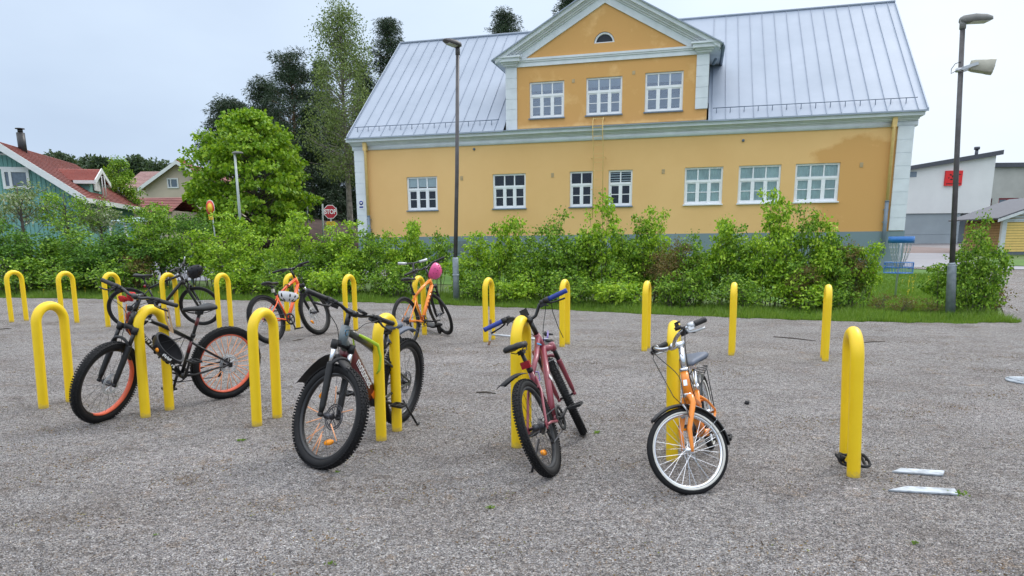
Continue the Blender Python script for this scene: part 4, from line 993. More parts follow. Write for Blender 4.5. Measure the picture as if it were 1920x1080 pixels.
# things hung on bicycle A: gloves, a small bag, tan straps
def hung():
    b = MB(); rg = random.Random(4); c = at(238, 557, 5.62); 
    for k in range(9):
        q = c+Vector((rg.uniform(-.045, .05), rg.uniform(-.03, .03), rg.uniform(-.03, .03))); secs = []
        b.tube([q+Vector((-.02, 0, .012)), q, q+Vector((.022, .0, -.016))], [.010, .022, .009], 7)
    tag(b.build('knotted_scarf', 'cloth'), 'bright red cloth knotted round the handlebar of the black bicycle', 'scarf')
    root = empty('drawstring_bag', at(250, 605, 5.60)); tag(root, 'dark red and black bag hanging below the black bicycle handlebar', 'bag')
    b = MB(); secs = []
    for z, w, t in ((.085, .03, .02), (.06, .055, .03), (.0, .065, .038), (-.06, .060, .036), (-.10, .045, .025), (-.115, .02, .012)):
        secs.append([Vector((math.cos(a)*w+.01*math.sin(z*40), math.sin(a)*t, z)) for a in [2*math.pi*k/14 for k in range(14)]])
    b.loft(secs); b.build('bag_body', 'clothdark', root)
    b = MB(); b.box((.012, -.037, -.01), (.035, .012, .15)); b.build('black_panel', 'matt', root)
    b = MB(); b.tube([(-.02, -.03, .15), (-.035, -.04, .05), (-.022, -.04, -.06), (-.005, -.03, -.13)], .0035, 5); b.build('cord', 'orangestring', root)
    p = at(312, 577, 5.52); q = at(321, 622, 5.55); b = MB()
    b.tube([p+Vector((-.012, 0, 0)), p.lerp(q, .5)+Vector((-.02, 0, 0)), q], .008, 4, flat=.3); b.tube([p+Vector((.01, 0, .0)), p.lerp(q, .5)+Vector((.012, 0, 0)), q+Vector((.012, 0, -.01))], .008, 4, flat=.3)
    tag(b.build('hanging_strap', 'strap'), 'tan webbing strap tying the black helmet to the handlebar grip', 'strap')
hung()
# kick scooter standing behind the orange bicycle, one lying at the far row
def scooter(name, label, M4, deckmat, gripmat, polemat):
    o = empty(name); o.matrix_world = M4; tag(o, label, 'kick scooter')
    b = MB(); secs = []
    for x, w in ((-.30, .05), (-.27, .062), (.15, .062), (.22, .05)): secs.append([(x, -w, .075), (x, w, .075), (x, w, .095), (x, -w, .095)])
    b.loft(secs); b.tube([(.2, 0, .09), (.30, 0, .14), (.335, 0, .20)], .022, 8); b.build('deck', deckmat, o)
    for x, nm in ((-.36, 'wheel'), (.37, 'wheel')):
        b = MB(); b.ring((x, 0, .06), .045, [(.014, -.008), (.016, 0), (.014, .008), (-.014, .012), (-.014, -.012)], n=24); b.disc((x, 0, .06), .032, .018, 14); b.build(nm, 'rubber', o)
    b = MB(); b.tube([(.375, -.022, .06), (.345, -.022, .16), (.34, 0, .20), (.30, 0, .55), (.27, 0, .86)], [.007, .008, .018, .016, .014], 10); b.tube([(.375, .022, .06), (.345, .022, .16), (.34, 0, .20)], .008, 6); st = b.build('steering_pole', polemat, o)
    b = MB(); b.tube([(.27, -.17, .88), (.275, -.08, .865), (.27, 0, .86), (.275, .08, .865), (.27, .17, .88)], .011, 8); hb = b.build('handlebar', polemat, o)
    for s in (1, -1): b = MB(); b.tube([(.272, s*.09, .868), (.265, s*.20, .885)], .017, 10); b.build('grip', gripmat, hb)
    b = MB(); b.tube([(-.42, 0, .12), (-.36, 0, .125), (-.28, 0, .10)], .02, 6, flat=1.6); b.build('fender', 'matt', o)
    return o
zx = Vector((-1, .05, .10)).normalized(); xx_ = Vector((0, -1, 0)); xx_ = (xx_-zx*xx_.dot(zx)).normalized(); yy_ = zx.cross(xx_); o_ = G(1040, 648)+Vector((0, .25, .075))
scooter('kick_scooter', 'kick scooter with lilac deck lying on the gravel behind the maroon bicycle', Matrix(((xx_.x, yy_.x, zx.x, o_.x), (xx_.y, yy_.y, zx.y, o_.y), (xx_.z, yy_.z, zx.z, o_.z), (0, 0, 0, 1))), 'purple', 'barkpine', 'alu')
T2 = Matrix.Translation(G(785, 626)+Vector((.12, .38, .0))) @ Matrix.Rotation(rad(118), 4, 'Z') @ Matrix.Rotation(rad(-6), 4, 'X') @ Matrix.Scale(1.23, 4)
scooter('kick_scooter', 'upright black kick scooter with pale grips behind the orange bicycle', T2, 'matt', 'alu', 'black')
def cablelock():
    g = G(1600, 893); b = MB(); pts = []; rg = random.Random(2)
    for k in range(60):
        a = k/60*6.283*2.6; r = .085+.018*math.sin(k*.37); pts.append(g+HD*.06+Vector((.01+math.cos(a)*r, .02+math.sin(a)*.07, .045+.055*abs(math.sin(a*.5+.6))+.012*math.sin(k*.8))))
    b.tube(pts, .0085, 8); b.tube([pts[-1], pts[-1]+Vector((.01, -.01, .03))], .014, 8)
    tag(b.build('cable_lock', 'rubber'), 'black coiled cable lock lying round the foot of the rightmost near hoop', 'bike lock')
cablelock()

# ------------------------------------------------------------------ the yellow house (local frame: +x right along the facade, -y toward the yard, z up)
house = empty('yellow_house'); house.location = (P0.x, P0.y, 0); house.rotation_euler = (0, 0, ang_s)
tag(house, 'long ochre plastered house with grey metal roof and pedimented centre gable', 'house')
def wall_holes(b, x0, x1, z0, z1, holes, depth=.14, y=0.0):
    """front wall sheet with rectangular openings and their reveals"""
    xs = sorted({x0, x1}|{h[0] for h in holes}|{h[1] for h in holes}); zs = sorted({z0, z1}|{h[2] for h in holes}|{h[3] for h in holes})
    for i in range(len(xs)-1):
        for j in range(len(zs)-1):
            cx, cz = (xs[i]+xs[i+1])/2, (zs[j]+zs[j+1])/2
            if any(h[0] < cx < h[1] and h[2] < cz < h[3] for h in holes): continue
            b.add([(xs[i], y, zs[j]), (xs[i+1], y, zs[j]), (xs[i+1], y, zs[j+1]), (xs[i], y, zs[j+1])], [(0, 1, 2, 3)])
    for (a, c, d, e) in holes:
        b.add([(a, y, d), (c, y, d), (c, y, e), (a, y, e), (a, y+depth, d), (c, y+depth, d), (c, y+depth, e), (a, y+depth, e)], [(0, 4, 5, 1), (1, 5, 6, 2), (2, 6, 7, 3), (3, 7, 4, 0)])
SW, ZP, ZW = -19.8, 1.60, 4.93
W = [(-17.68, -16.42, 3), (-14.20, -12.92, 3), (-11.26, -10.40, 2), (-9.84, -8.98, 2), (-7.16, -5.86, 3), (-5.34, -3.96, 3), (-3.50, -2.10, 3)]
W = [(a, b, 2.60, 3.87, c) for a, b, c in W]
GW = [(-12.76, -11.48, 5.77, 7.03, 3), (-10.69, -9.41, 5.77, 7.05, 3), (-8.62, -7.32, 5.78, 7.09, 3)]
b = MB(); wall_holes(b, SW, 0, ZP, 5.0, [w[:4] for w in W]); 
wall_holes(b, -13.62, -6.5, 5.44, 7.6, [w[:4] for w in GW])
# tympanum with arched opening
lx, lz, lr = -10.07, 8.17, .36
tri = [(-13.3, 7.6), (-6.8, 7.6), (-10.06, 9.75)]
arcp = [(lx+lr*math.cos(a), lz+lr*math.sin(a)) for a in [math.pi*k/12 for k in range(13)]]
bm = bmesh.new()
poly = [tri[0], (lx, 7.6), (lx, lz)]+[(lx-lr, lz)]+[(lx+lr*math.cos(a), lz+lr*math.sin(a)) for a in [math.pi-math.pi/2*k/6 for k in range(1, 7)]]+[tri[2]]
b.add([(p[0], 0, p[1]) for p in poly], [tuple(range(len(poly)))])
poly2 = [(lx, 7.6), tri[1], tri[2], (lx, lz+lr)]+[(lx+lr*math.cos(a), lz+lr*math.sin(a)) for a in [math.pi/2-math.pi/2*k/6 for k in range(1, 7)]]+[(lx, lz)]
b.add([(p[0], 0, p[1]) for p in poly2], [tuple(range(len(poly2)))])
bm.free()
# side and back walls, gable ends
HB = 10.6
for x in (SW, 0): b.add([(x, 0, ZP), (x, HB, ZP), (x, HB, 5), (x, HB/2, 10.0), (x, 0, 5)], [(0, 1, 2, 3, 4)])
b.add([(SW, HB, ZP), (0, HB, ZP), (0, HB, 5), (SW, HB, 5)], [(0, 1, 2, 3)])
for x in (-13.62, -6.5): b.add([(x, 0, 5.2), (x, 3.6, 5.2), (x, 3.6, 8.0), (x, 0, 7.9)], [(0, 1, 2, 3)])
b.build('wall', 'ochre', house)
b = MB(); b.b2(SW-.04, .04, -.045, HB+.045, -.6, ZP)
b.build('plinth', 'plinth', house)
b = MB()
for x in (-16.0, -13.9, -4.6): b = MB(); b.b2(x, x+.75, -.075, -.03, .95, 1.42); b.build('cellar_hatch', 'hatchgrey', house)
# corner pilasters in coursed white blocks
def coursed(x0, x1, z0, z1, n, y0=-.07, y1=.35):
    hh = (z1-z0)/n; m = MB()
    for k in range(n): m.b2(x0, x1, y0, y1, z0+hh*k+.008, z0+hh*(k+1)-.008)
    m.b2(x0+.012, x1-.012, y0+.012, y1-.01, z0, z1); return m.build('pilaster', 'trim', house)
coursed(-.46, .02, 1.62, 4.93, 8); coursed(SW-.02, SW+.40, 1.62, 4.93, 8)
coursed(-13.64, -13.22, 5.40, 7.55, 6, -.06, .30); coursed(-6.90, -6.48, 5.80, 7.55, 5, -.06, .30)
# main cornice (frieze, two mouldings, drip) swept along the facade
def cornice(pts, name='cornice', mat='trim'):
    m = MB(); m.loft([[Vector((x, y, z)) for (y, z) in pts] for x in (SW-.10, .12)]); return m.build(name, mat, house)
cornice([(-.05, 4.93), (-.05, 5.09), (.3, 5.09), (.3, 4.93)], 'frieze')
def prof_box(x0, x1, y0, z0, z1, mat, name='cornice'):
    m = MB(); m.b2(x0, x1, y0, .3, z0, z1); return m.build(name, mat, house)
for y0, z0, z1, mt in ((-.09, 5.092, 5.125, 'trimshade'), (-.13, 5.128, 5.175, 'trimshade'), (-.18, 5.178, 5.215, 'trimshade'), (-.30, 5.218, 5.31, 'trim'), (-.335, 5.313, 5.36, 'trim')):
    prof_box(SW-.05-abs(y0)*.6, .05+abs(y0)*.6, y0, z0, z1, mt)
# roof: two slopes with standing seams
EY, EZ, RY, RZ = -.38, 5.37, 5.30, 10.15
RX0, RX1, GX0, GX1 = -19.93, .28, -13.68, -6.44
sl = Vector((0, RY-EY, RZ-EZ)).normalized(); up = Vector((0, -sl.z, sl.y))
m = MB(); th = .05
def slope_piece(x0, x1, ya, back=False):
    za = EZ+(ya-EY)/(RY-EY)*(RZ-EZ); y_a, y_r = (ya, RY) if not back else (2*RY-ya, RY)
    m.add([(x0, y_a, za), (x1, y_a, za), (x1, y_r, RZ), (x0, y_r, RZ), (x0, y_a, za-th), (x1, y_a, za-th), (x1, y_r, RZ-th), (x0, y_r, RZ-th)], [(0, 1, 2, 3), (4, 7, 6, 5), (0, 4, 5, 1), (1, 5, 6, 2), (3, 2, 6, 7), (0, 3, 7, 4)])
slope_piece(RX0, GX0, EY); slope_piece(GX1, RX1, EY); slope_piece(GX0, GX1, .45); slope_piece(RX0, RX1, EY, True)
rf = m.build('roof', 'metalroof', house)
m = MB(); m.prism([(GX0, -.40, 5.362), (GX0, -.005, 5.43), (GX0, -.005, 5.37), (GX0, -.40, 5.34)], (GX1-GX0, 0, 0)); m.build('cornice_flashing', 'metalroof', house)
m = MB(); x = RX0+.05
while x < RX1:
    if GX0-.05 < x < GX1+.05: x += .452; continue
    a, c = Vector((x, EY+.02, EZ+.01))+up*.004, Vector((x, RY, RZ))+up*.004
    m.add([a+Vector((-.009, 0, 0)), a+Vector((.009, 0, 0)), c+Vector((.009, 0, 0)), c+Vector((-.009, 0, 0)), a+up*.028+Vector((-.006, 0, 0)), a+up*.028+Vector((.006, 0, 0)), c+up*.028+Vector((.006, 0, 0)), c+up*.028+Vector((-.006, 0, 0))],
              [(0, 1, 5, 4), (1, 2, 6, 5), (2, 3, 7, 6), (3, 0, 4, 7), (4, 5, 6, 7)])
    x += .452
RS = m
def split_build(mb, test, name, mat, par):
    for flag in (True, False):
        n_ = MB(); 
        for f, sm_ in zip(mb.f, mb.sm):
            if test(mb.v[f[0]]) == flag: n_.add([mb.v[i] for i in f], [tuple(range(len(f)))], sm_)
        n_.build(name, mat, par)
split_build(RS, lambda v: v.x < -10, 'roof_seams', 'seammetal', rf)
m = MB(); m.tube([(RX0, RY, RZ+.03), (RX1, RY, RZ+.03)], .05, 8)
for xx in (RX0, RX1): m.add([(xx-.02, EY-.02, EZ-.06), (xx+.02, EY-.02, EZ-.06), (xx+.02, RY, RZ-.06), (xx-.02, RY, RZ-.06), (xx-.02, EY-.02, EZ+.05), (xx+.02, EY-.02, EZ+.05), (xx+.02, RY, RZ+.05), (xx-.02, RY, RZ+.05)], [(0, 1, 2, 3), (4, 5, 6, 7), (0, 4, 7, 3), (1, 5, 6, 2), (0, 1, 5, 4)])
m.build('roof_edge', 'metalroof', rf)
def guard(x0, x1):
    m = MB(); p = Vector((0, EY, EZ))+sl*.52; q = p+up*.12
    m.tube([(x0, q.y, q.z), (x1, q.y, q.z)], .014, 6)
    x = x0+.12
    while x < x1: m.tube([(x, p.y-.10, p.z-.08), (x, q.y, q.z)], .014, 5); x += .452
    return m.build('snow_guard', 'snowguard', rf)
guard(RX0+.2, -13.9); guard(-6.3, RX1-.25)
m = MB(); m.box((-15.6, 2.2, 7.75+.35), (.12, .12, .7)); 
# gable: raking cornice, horizontal cornice, roof behind
AXc, AZ = -10.06, 9.47
def rake(lo, hi, y0, y1, mat, x0=-14.05, x1=-6.07, name='raking_cornice', zb=7.82):
    """band following the pediment between offsets lo..hi above the inner triangle line"""
    sL = (AZ-7.78)/(AXc+13.05); m = MB()
    for s in (-1, 1):
        xe = x0 if s < 0 else x1
        f = lambda x: AZ-abs(x-AXc)*sL
        k = math.sqrt(1+sL*sL); p = [(xe, f(xe)+lo*k), (AXc, AZ+lo*k), (AXc, AZ+hi*k), (xe, f(xe)+hi*k)]
        m.prism([(a, y0, c) for a, c in p], (0, y1-y0, 0))
    return m.build(name, mat, house)
rake(-.02, .20, -.06, .2, 'trim', -13.25, -6.85)
rake(.204, .25, -.11, .2, 'trimshade', -13.55, -6.55)
rake(.254, .31, -.17, .2, 'trimshade', -13.65, -6.45)
rake(.314, .35, -.22, .2, 'trimshade', -13.75, -6.35)
rake(.354, .46, -.33, .2, 'trim', -13.95, -6.15)
rake(.464, .50, -.38, .2, 'trimshade', -14.0, -6.1)
def band(x0, x1, y0, z0, z1, mat='trim', name='gable_cornice', y1=.2): m = MB(); m.b2(x0, x1, y0, y1, z0, z1); m.build(name, mat, house)
band(-13.62, -6.5, -.055, 7.56, 7.70); band(-13.62, -6.5, -.085, 7.703, 7.755, 'trimshade'); band(-13.62, -6.5, -.11, 7.758, 7.83)
for xa, xb in ((-14.0, -13.02), (-7.10, -6.12)):
    for y0, z0, z1, g_ in ((-.14, 7.60, 7.66, .30), (-.19, 7.663, 7.72, .22), (-.30, 7.723, 7.84, .08), (-.36, 7.843, 7.90, 0)):
        band(xa+g_*(1 if xa < -10 else .6), xb-g_*(.6 if xa < -10 else 1), y0, z0, z1, 'trim' if y0 < -.2 else 'trimshade', 'cornice_return')
# gable roof back into the main slope, metal covered
sL = (AZ-7.78)/(AXc+13.05); kk = math.sqrt(1+sL*sL); m = MB(); z0 = .51*kk
for s in (-1, 1):
    xe = AXc+s*4.02; ze = AZ-4.02*sL+z0; za = AZ+z0
    yb = lambda z: EY+(z-EZ)/(RZ-EZ)*(RY-EY)
    m.add([(xe, -.42, ze), (AXc, -.42, za), (AXc, RY, za), (xe, yb(ze)+.25, ze), (xe, -.42, ze-.04), (AXc, -.42, za-.04), (AXc, RY, za-.04), (xe, yb(ze)+.25, ze-.04)], [(0, 1, 2, 3), (4, 7, 6, 5), (0, 4, 5, 1), (0, 3, 7, 4)])
m.build('gable_roof', 'metalroof', house)
for x, xa, xb in ((-13.66, -14.02, -13.6), (-6.46, -6.5, -6.1)):
    m = MB(); m.add([(x, .32, 5.3), (x, 3.4, 5.3+2.6), (x, 3.4, 8.0), (x, .32, 8.0)], [(0, 1, 2, 3)]); m.build('gable_cheek', 'metalroof', house)
    m = MB(); m.b2(xa, xb, .2, 3.0, 7.72, 7.86); m.build('gable_soffit', 'trim', house)
m = MB(); m.tube([(-6.25, .9, 7.6), (-6.35, .9, 7.4)], .05, 8); m.tube([(-6.05, -.2, 7.72), (-6.05, 2.9, 7.72)], .06, 8); m.build('gable_gutter', 'pipegrey', house)
# windows
def window(x0, x1, z0, z1, cols, style):
    fw = .062; y = .09; m = MB()
    m.b2(x0+.002, x0+fw, y-.035, y+.04, z0+.002, z1-.002); m.b2(x1-fw, x1-.002, y-.035, y+.04, z0+.002, z1-.002)
    m.b2(x0+fw, x1-fw, y-.034, y+.04, z1-fw, z1-.003); m.b2(x0+fw, x1-fw, y-.034, y+.04, z0+.003, z0+fw)
    zt = z1-(z1-z0)*.36; m.b2(x0+fw, x1-fw, y-.038, y+.035, zt-.05, zt+.035)
    w = (x1-x0-2*fw)/cols
    for c in range(cols+1):
        xc = x0+fw+w*c
        if 0 < c < cols:
            m.b2(xc-.022, xc+.022, y-.022, y+.03, zt+.035, z1-fw); m.b2(xc-.062, xc+.062, y-.030, y+.03, z0+fw, zt-.05)
    for c in range(cols):
        xa, xb = x0+fw+w*c+(.062 if c else .045), x0+fw+w*(c+1)-(.062 if c < cols-1 else .045); zm = z0+(zt-z0)*.5+.02
        m.b2(xa, xb, y-.012, y+.02, zm-.014, zm+.014)
    m.b2(x0+fw, x0+fw+.045, y-.02, y+.03, z0+fw, zt-.05); m.b2(x1-fw-.045, x1-fw, y-.02, y+.03, z0+fw, zt-.05); m.b2(x0+fw, x1-fw, y-.018, y+.028, z0+fw, z0+fw+.05); m.b2(x0+fw, x1-fw, y-.017, y+.027, zt-.09, zt-.05)
    wf = m.build('window', 'winwhite', house)
    m = MB(); m.b2(x0+.02, x1-.02, y+.004, y+.010, z0+.02, z1-.02); m.build('glass', 'glasssky' if style == 'g' else 'glass', wf)
    m = MB(); m.b2(x0-.03, x1+.03, -.06, y-.036, z0-.028, z0+.012); m.build('sill', 'pipegrey' if style != 'c' else 'winwhite', wf)
    m = MB(); d = .9; m.add([(x0-.1, y+d, z0-.1), (x1+.1, y+d, z0-.1), (x1+.1, y+d, z1+.1), (x0-.1, y+d, z1+.1), (x0-.1, y+.05, z0-.1), (x1+.1, y+.05, z0-.1), (x1+.1, y+.05, z1+.1), (x0-.1, y+.05, z1+.1)], [(0, 1, 2, 3), (0, 1, 5, 4), (1, 2, 6, 5), (2, 3, 7, 6), (3, 0, 4, 7)]); m.build('room_interior', 'interior', wf)
    if style == 'c':
        m = MB(); n = 40; pts = []
        for i in range(n+1):
            xx = x0+.02+(x1-x0-.04)*i/n; pts.append((xx, y+.04+.010*math.sin(i*1.7)))
        m.add([(p[0], p[1], z0) for p in pts]+[(p[0], p[1], z1) for p in pts], [(i, i+1, n+2+i, n+1+i) for i in range(n)], True); m.build('curtain', 'curtain', wf)
    if style in ('b', 'g'):
        m = MB(); zb = z1-(z1-z0)*(.30 if style == 'b' else .24); m.b2(x0+.03, x1-.03, y+.03, y+.036, zb, z1-.03); m.build('blind', 'blind', wf)
    if style == 's':
        m = MB()
        for k in range(4): m.b2(x0+.05, x1-.05, y+.05, y+.08, z1-.12-.085*k, z1-.09-.085*k)
        m.build('blind', 'blind', wf)
for w, stl_ in zip(W, 'bdd'+'s'+'ccc'): window(*w, stl_)
for w in GW: window(*w, 'g')
m = MB(); m.ring((lx, .06, lz), lr-.02, [(-.045, -.03), (.018, -.03), (.018, .03), (-.045, .03)], n=24, a0=0, a1=math.pi); m.b2(lx-lr, lx+lr, .02, .09, lz-.035, lz+.03); wf = m.build('window', 'winwhite', house)
m = MB(); m.add([(lx+.36*math.cos(a), .08, lz+.36*math.sin(a)) for a in [math.pi*k/16 for k in range(17)]], [tuple(range(17))]); m.build('glass', 'glass', wf)
m = MB(); m.b2(lx-.38, lx+.38, .12, .14, lz-.05, lz+.38); m.build('room_interior', 'interior', wf)
# wall details
for x in (-15.42, -11.9, -12.05, -7.9, -1.45): 
    m = MB(); z = 3.70 if x != -12.05 else 3.70
    if x == -12.05: continue
    m.b2(x-.055, x+.05, -.012, -.002, z-.01, z+.145)
    for j in range(3): m.b2(x-.05, x+.045, -.018, -.0125, z+.05*j, z+.035+.05*j)
    m.build('wall_vent', 'ductgrey', house)
for x, z in ((-11.15, 6.98), (-9.02, 7.12)): m = MB(); m.b2(x-.05, x+.05, -.014, -.003, z-.06, z+.06); m.build('wall_vent', 'ductgrey', house)
for x, z in ((-14.9, 4.80), (-5.25, 4.70), (-15.0, 4.80)): 
    if x == -15.0: continue
    m = MB(); m.tube([(x, .0, z), (x, -.05, z)], .045, 12); m.build('vent_pipe', 'snowguard', house)
# downpipes
for x, zg in ((-.60, 2.55), (SW+.50, 2.40)):
    m = MB(); m.box((x, -.14, 5.05), (.14, .16, .30)); m.tube([(x, -.18, 4.95), (x, -.13, 4.80), (x, -.12, zg)], .055, 10); dp = m.build('downpipe', 'pipe', house)
    m = MB(); m.tube([(x, -.12, zg), (x, -.12, .9)], .062, 10); m.tube([(x, -.12, zg), (x, -.12, zg+.04)], .07, 10)
    for z in (1.9, 2.3): m.box((x, -.08, z), (.16, .1, .03))
    m.build('pipe_shield', 'pipegrey', dp)
# wall ladder
m = MB()
for x in (-10.37, -10.02):
    m.tube([(x, -.48, 5.50), (x, -.55, 5.38), (x, -.50, 5.1), (x, -.24, 4.7), (x, -.24, 2.3)] if False else [(x, -.02, 5.62), (x, -.30, 5.64), (x, -.46, 5.50), (x, -.46, 5.1), (x, -.30, 4.8), (x, -.22, 4.5), (x, -.22, 2.2)], .016, 6)
for k in range(12): z = 2.4+.29*k; yy = -.22 if z < 4.6 else (-.22-(z-4.5)*.35 if z < 5.1 else -.46); m.tube([(-10.37, yy, z), (-10.02, yy, z)], .011, 5)
for z in (3.2, 4.3): m.tube([(-10.45, -.0, z), (-10.45, -.2, z)], .01, 5); m.tube([(-9.94, 0, z), (-9.94, -.2, z)], .01, 5); m.tube([(-10.45, -.2, z), (-9.94, -.2, z)], .01, 5)
m.build('wall_ladder', 'pipe', house)
# small blue and white plate on the left pilaster
m = MB(); m.b2(SW+.08, SW+.30, -.085, -.074, 2.70, 3.06); pl = m.build('wall_plate', 'white', house)
m = MB(); m.tube([(SW+.19, -.086, 2.94), (SW+.19, -.094, 2.94)], .085, 16); m.b2(SW+.11, SW+.27, -.092, -.086, 2.75, 2.81); m.build('plate_mark', 'blue', pl)
m = MB(); m.prism([(SW+.135, -.098, 2.925), (SW+.19, -.098, 2.925), (SW+.19, -.098, 2.895), (SW+.245, -.098, 2.945), (SW+.19, -.098, 2.99), (SW+.19, -.098, 2.96), (SW+.135, -.098, 2.96)], (0, .003, 0)); m.build('plate_arrow', 'whitetext', pl)

# ------------------------------------------------------------------ street furniture
def pole(name, label, cat, px, head, gz_px=None, Y=None): pass
def lamp_centre():
    g = G(856, 568); o = empty('street_lamp', g); tag(o, 'tall dark street lamp standing in front of the yellow house', 'street lamp', 'street lamps')
    t = at(858, 92, g.y)-g; zc = at(856, 485, g.y).z-g.z; b = MB(); b.tube([(0, 0, -.1), (0, 0, zc), (0, 0, zc+.03)], [.075, .068, .05], 14); b.tube([(0, 0, .62), (0, 0, .65)], .080, 14); b.build('base_tube', 'galv', o)
    b = MB(); b.tube([(0, 0, zc), t*.5+Vector((0, 0, zc*.1)), t], [.046, .043, .038], 12); b.build('pole', 'poledark', o)
    b = MB(); b.tube([t-Vector((0, 0, .12)), t+Vector((0, 0, .06))], .05, 10); T = Matrix.Translation(t+Vector((-.02, -.06, .08))) @ Matrix.Rotation(rad(212), 4, 'Z') @ Matrix.Rotation(rad(-9), 4, 'Y') @ Matrix.Scale(.82, 4); b.T = T
    secs = []
    for x, w, z0, z1 in ((-.13, .06, -.03, .03), (-.08, .12, -.05, .06), (.05, .15, -.05, .075), (.25, .14, -.03, .065), (.36, .09, -.01, .04), (.39, .04, .0, .02)):
        secs.append([(x, -w, z0), (x, w, z0), (x, w*.8, z1*.8), (x, 0, z1), (x, -w*.8, z1*.8)])
    b.loft(secs); h = b.build('lamp_head', 'poledark', o); b = MB(); b.T = T; b.b2(.0, .26, -.10, .10, -.062, -.048); b.build('lens', 'lampglass', h)
lamp_centre()
def lamp_right():
    g = G(1782, 594); o = empty('street_lamp', g); tag(o, 'right street lamp post with a horn loudspeaker clamped to it', 'street lamp', 'street lamps')
    t = at(1805, 52, g.y)-g; c = at(1785, 497, g.y)-g; b = MB(); b.tube([(0, 0, -.1), c*.98, c], [.085, .076, .074], 14); b.tube([c*.99, c+Vector((0, 0, .05))], [.074, .045], 14); b.build('base_tube', 'galv', o)
    b = MB(); b.tube([c, (c+t)/2, t], [.047, .044, .040], 12); b.build('pole', 'poledark', o)
    b = MB(); b.T = Matrix.Translation(t) @ Matrix.Rotation(rad(0), 4, 'Z') @ Matrix.Rotation(rad(-2), 4, 'Y'); secs = []
    b.tube([(0, 0, -.02), (0, 0, .13)], .052, 12)
    for x, w, z0, z1 in ((-.05, .05, .10, .17), (.0, .09, .08, .20), (.15, .13, .085, .215), (.35, .12, .085, .20), (.48, .07, .10, .17), (.50, .03, .11, .14)):
        secs.append([(x, -w, z0), (x, w, z0), (x, w*.85, z1*.9), (x, 0, z1), (x, -w*.85, z1*.9)])
    b.loft(secs); h = b.build('lamp_head', 'lamphead', o); b2 = MB(); b2.T = b.T; b2.b2(.12, .42, -.09, .09, .072, .084); b2.build('lens', 'lampglass', h)
    # horn loudspeaker, a thing of its own
    s = empty('horn_loudspeaker', at(1799, 128, g.y)); tag(s, 'beige horn loudspeaker bracketed to the right lamp post', 'loudspeaker')
    T = Matrix.Rotation(rad(-28), 4, 'Z') @ Matrix.Rotation(rad(10), 4, 'Y')
    b = MB(); b.T = T; secs = []
    for x, w, h_ in ((.14, .09, .07), (.20, .11, .085), (.38, .12, .10), (.43, .130, .108), (.50, .134, .112), (.51, .130, .108)):
        secs.append([(x, w*cx, .05+h_*cz) for cx, cz in ((-1, -.85), (-.85, -1), (.85, -1), (1, -.85), (1, .85), (.85, 1), (-.85, 1), (-1, .85))])
    for x, w, h_ in ((.47, .12, .095), (.35, .06, .05)): secs.append([(x, w*cx, .05+h_*cz) for cx, cz in ((-1, -.85), (-.85, -1), (.85, -1), (1, -.85), (1, .85), (.85, 1), (-.85, 1), (-1, .85))])
    b.loft(secs); hn = b.build('horn', 'beige', s)
    b = MB(); b.T = T; b.tube([(.44, 0, .05), (.515, 0, .05)], [.075, .07], 20); hc = b.build('horn_core', 'beige', hn)
    b = MB(); b.T = T
    for dy, dz, w_, h_ in ((-.02, .012, .02, .04), (.012, -.004, .028, .012), (.015, .022, .010, .022), (-.004, -.028, .012, .014), (.01, -.03, .008, .02)): b.box((.518, dy, .05+dz), (.004, w_, h_))
    b.build('horn_mark', 'matt', hc)
    b = MB(); b.T = T
    for yy in (-.13, .13): b.box((.16, yy, .03), (.22, .012, .05), Matrix.Rotation(rad(-25), 3, 'Y'))
    b.box((.05, 0, -.02), (.03, .27, .05)); b.T = None; b.tube([(0, 0, -.06), (0, 0, .0)], .058, 12); b.build('bracket', 'alu', s)
    b = MB(); b.tube([(.0, -.03, .10), (-.10, -.03, .07), (-.16, -.03, -.02), (-.15, -.02, -.09), (-.05, 0, -.04)], .006, 6); b.build('cable', 'matt', s)
lamp_right()
def lamp_far():
    g = G(449, 470); Y = 31; top = at(440, 288, Y); o = empty('street_lamp', (top.x, Y, gz(top.x, Y))); tag(o, 'thin pale street lamp standing in front of the bright green maple', 'street lamp', 'street lamps')
    b = MB(); b.tube([(0, 0, -.1), (top-o.location)*.5, top-o.location], [.075, .06, .045], 10); b.build('pole', 'galvlight', o)
    b = MB(); b.T = Matrix.Translation(top-o.location); b.loft([[(x, -w, 0), (x, w, 0), (x, w*.7, h), (x, -w*.7, h)] for x, w, h in ((-.10, .05, .05), (.05, .11, .09), (.3, .09, .07), (.36, .03, .03))]); b.build('lamp_head', 'lamphead', o)
M['galvlight'] = paint('pale_galvanised_pole', (.42, .47, .46), .5, .2, var=.12)
lamp_far()
M['signred'] = paint('sign_red', (.40, .012, .022), .4, var=.06); M['signyellow'] = paint('sign_yellow', (.88, .56, .02), .45, var=.05); M['signwhite'] = paint('sign_white', (.80, .80, .80), .4, var=.03)
M['signorange'] = paint('sign_orange_red', (.72, .045, .02), .4, var=.05)
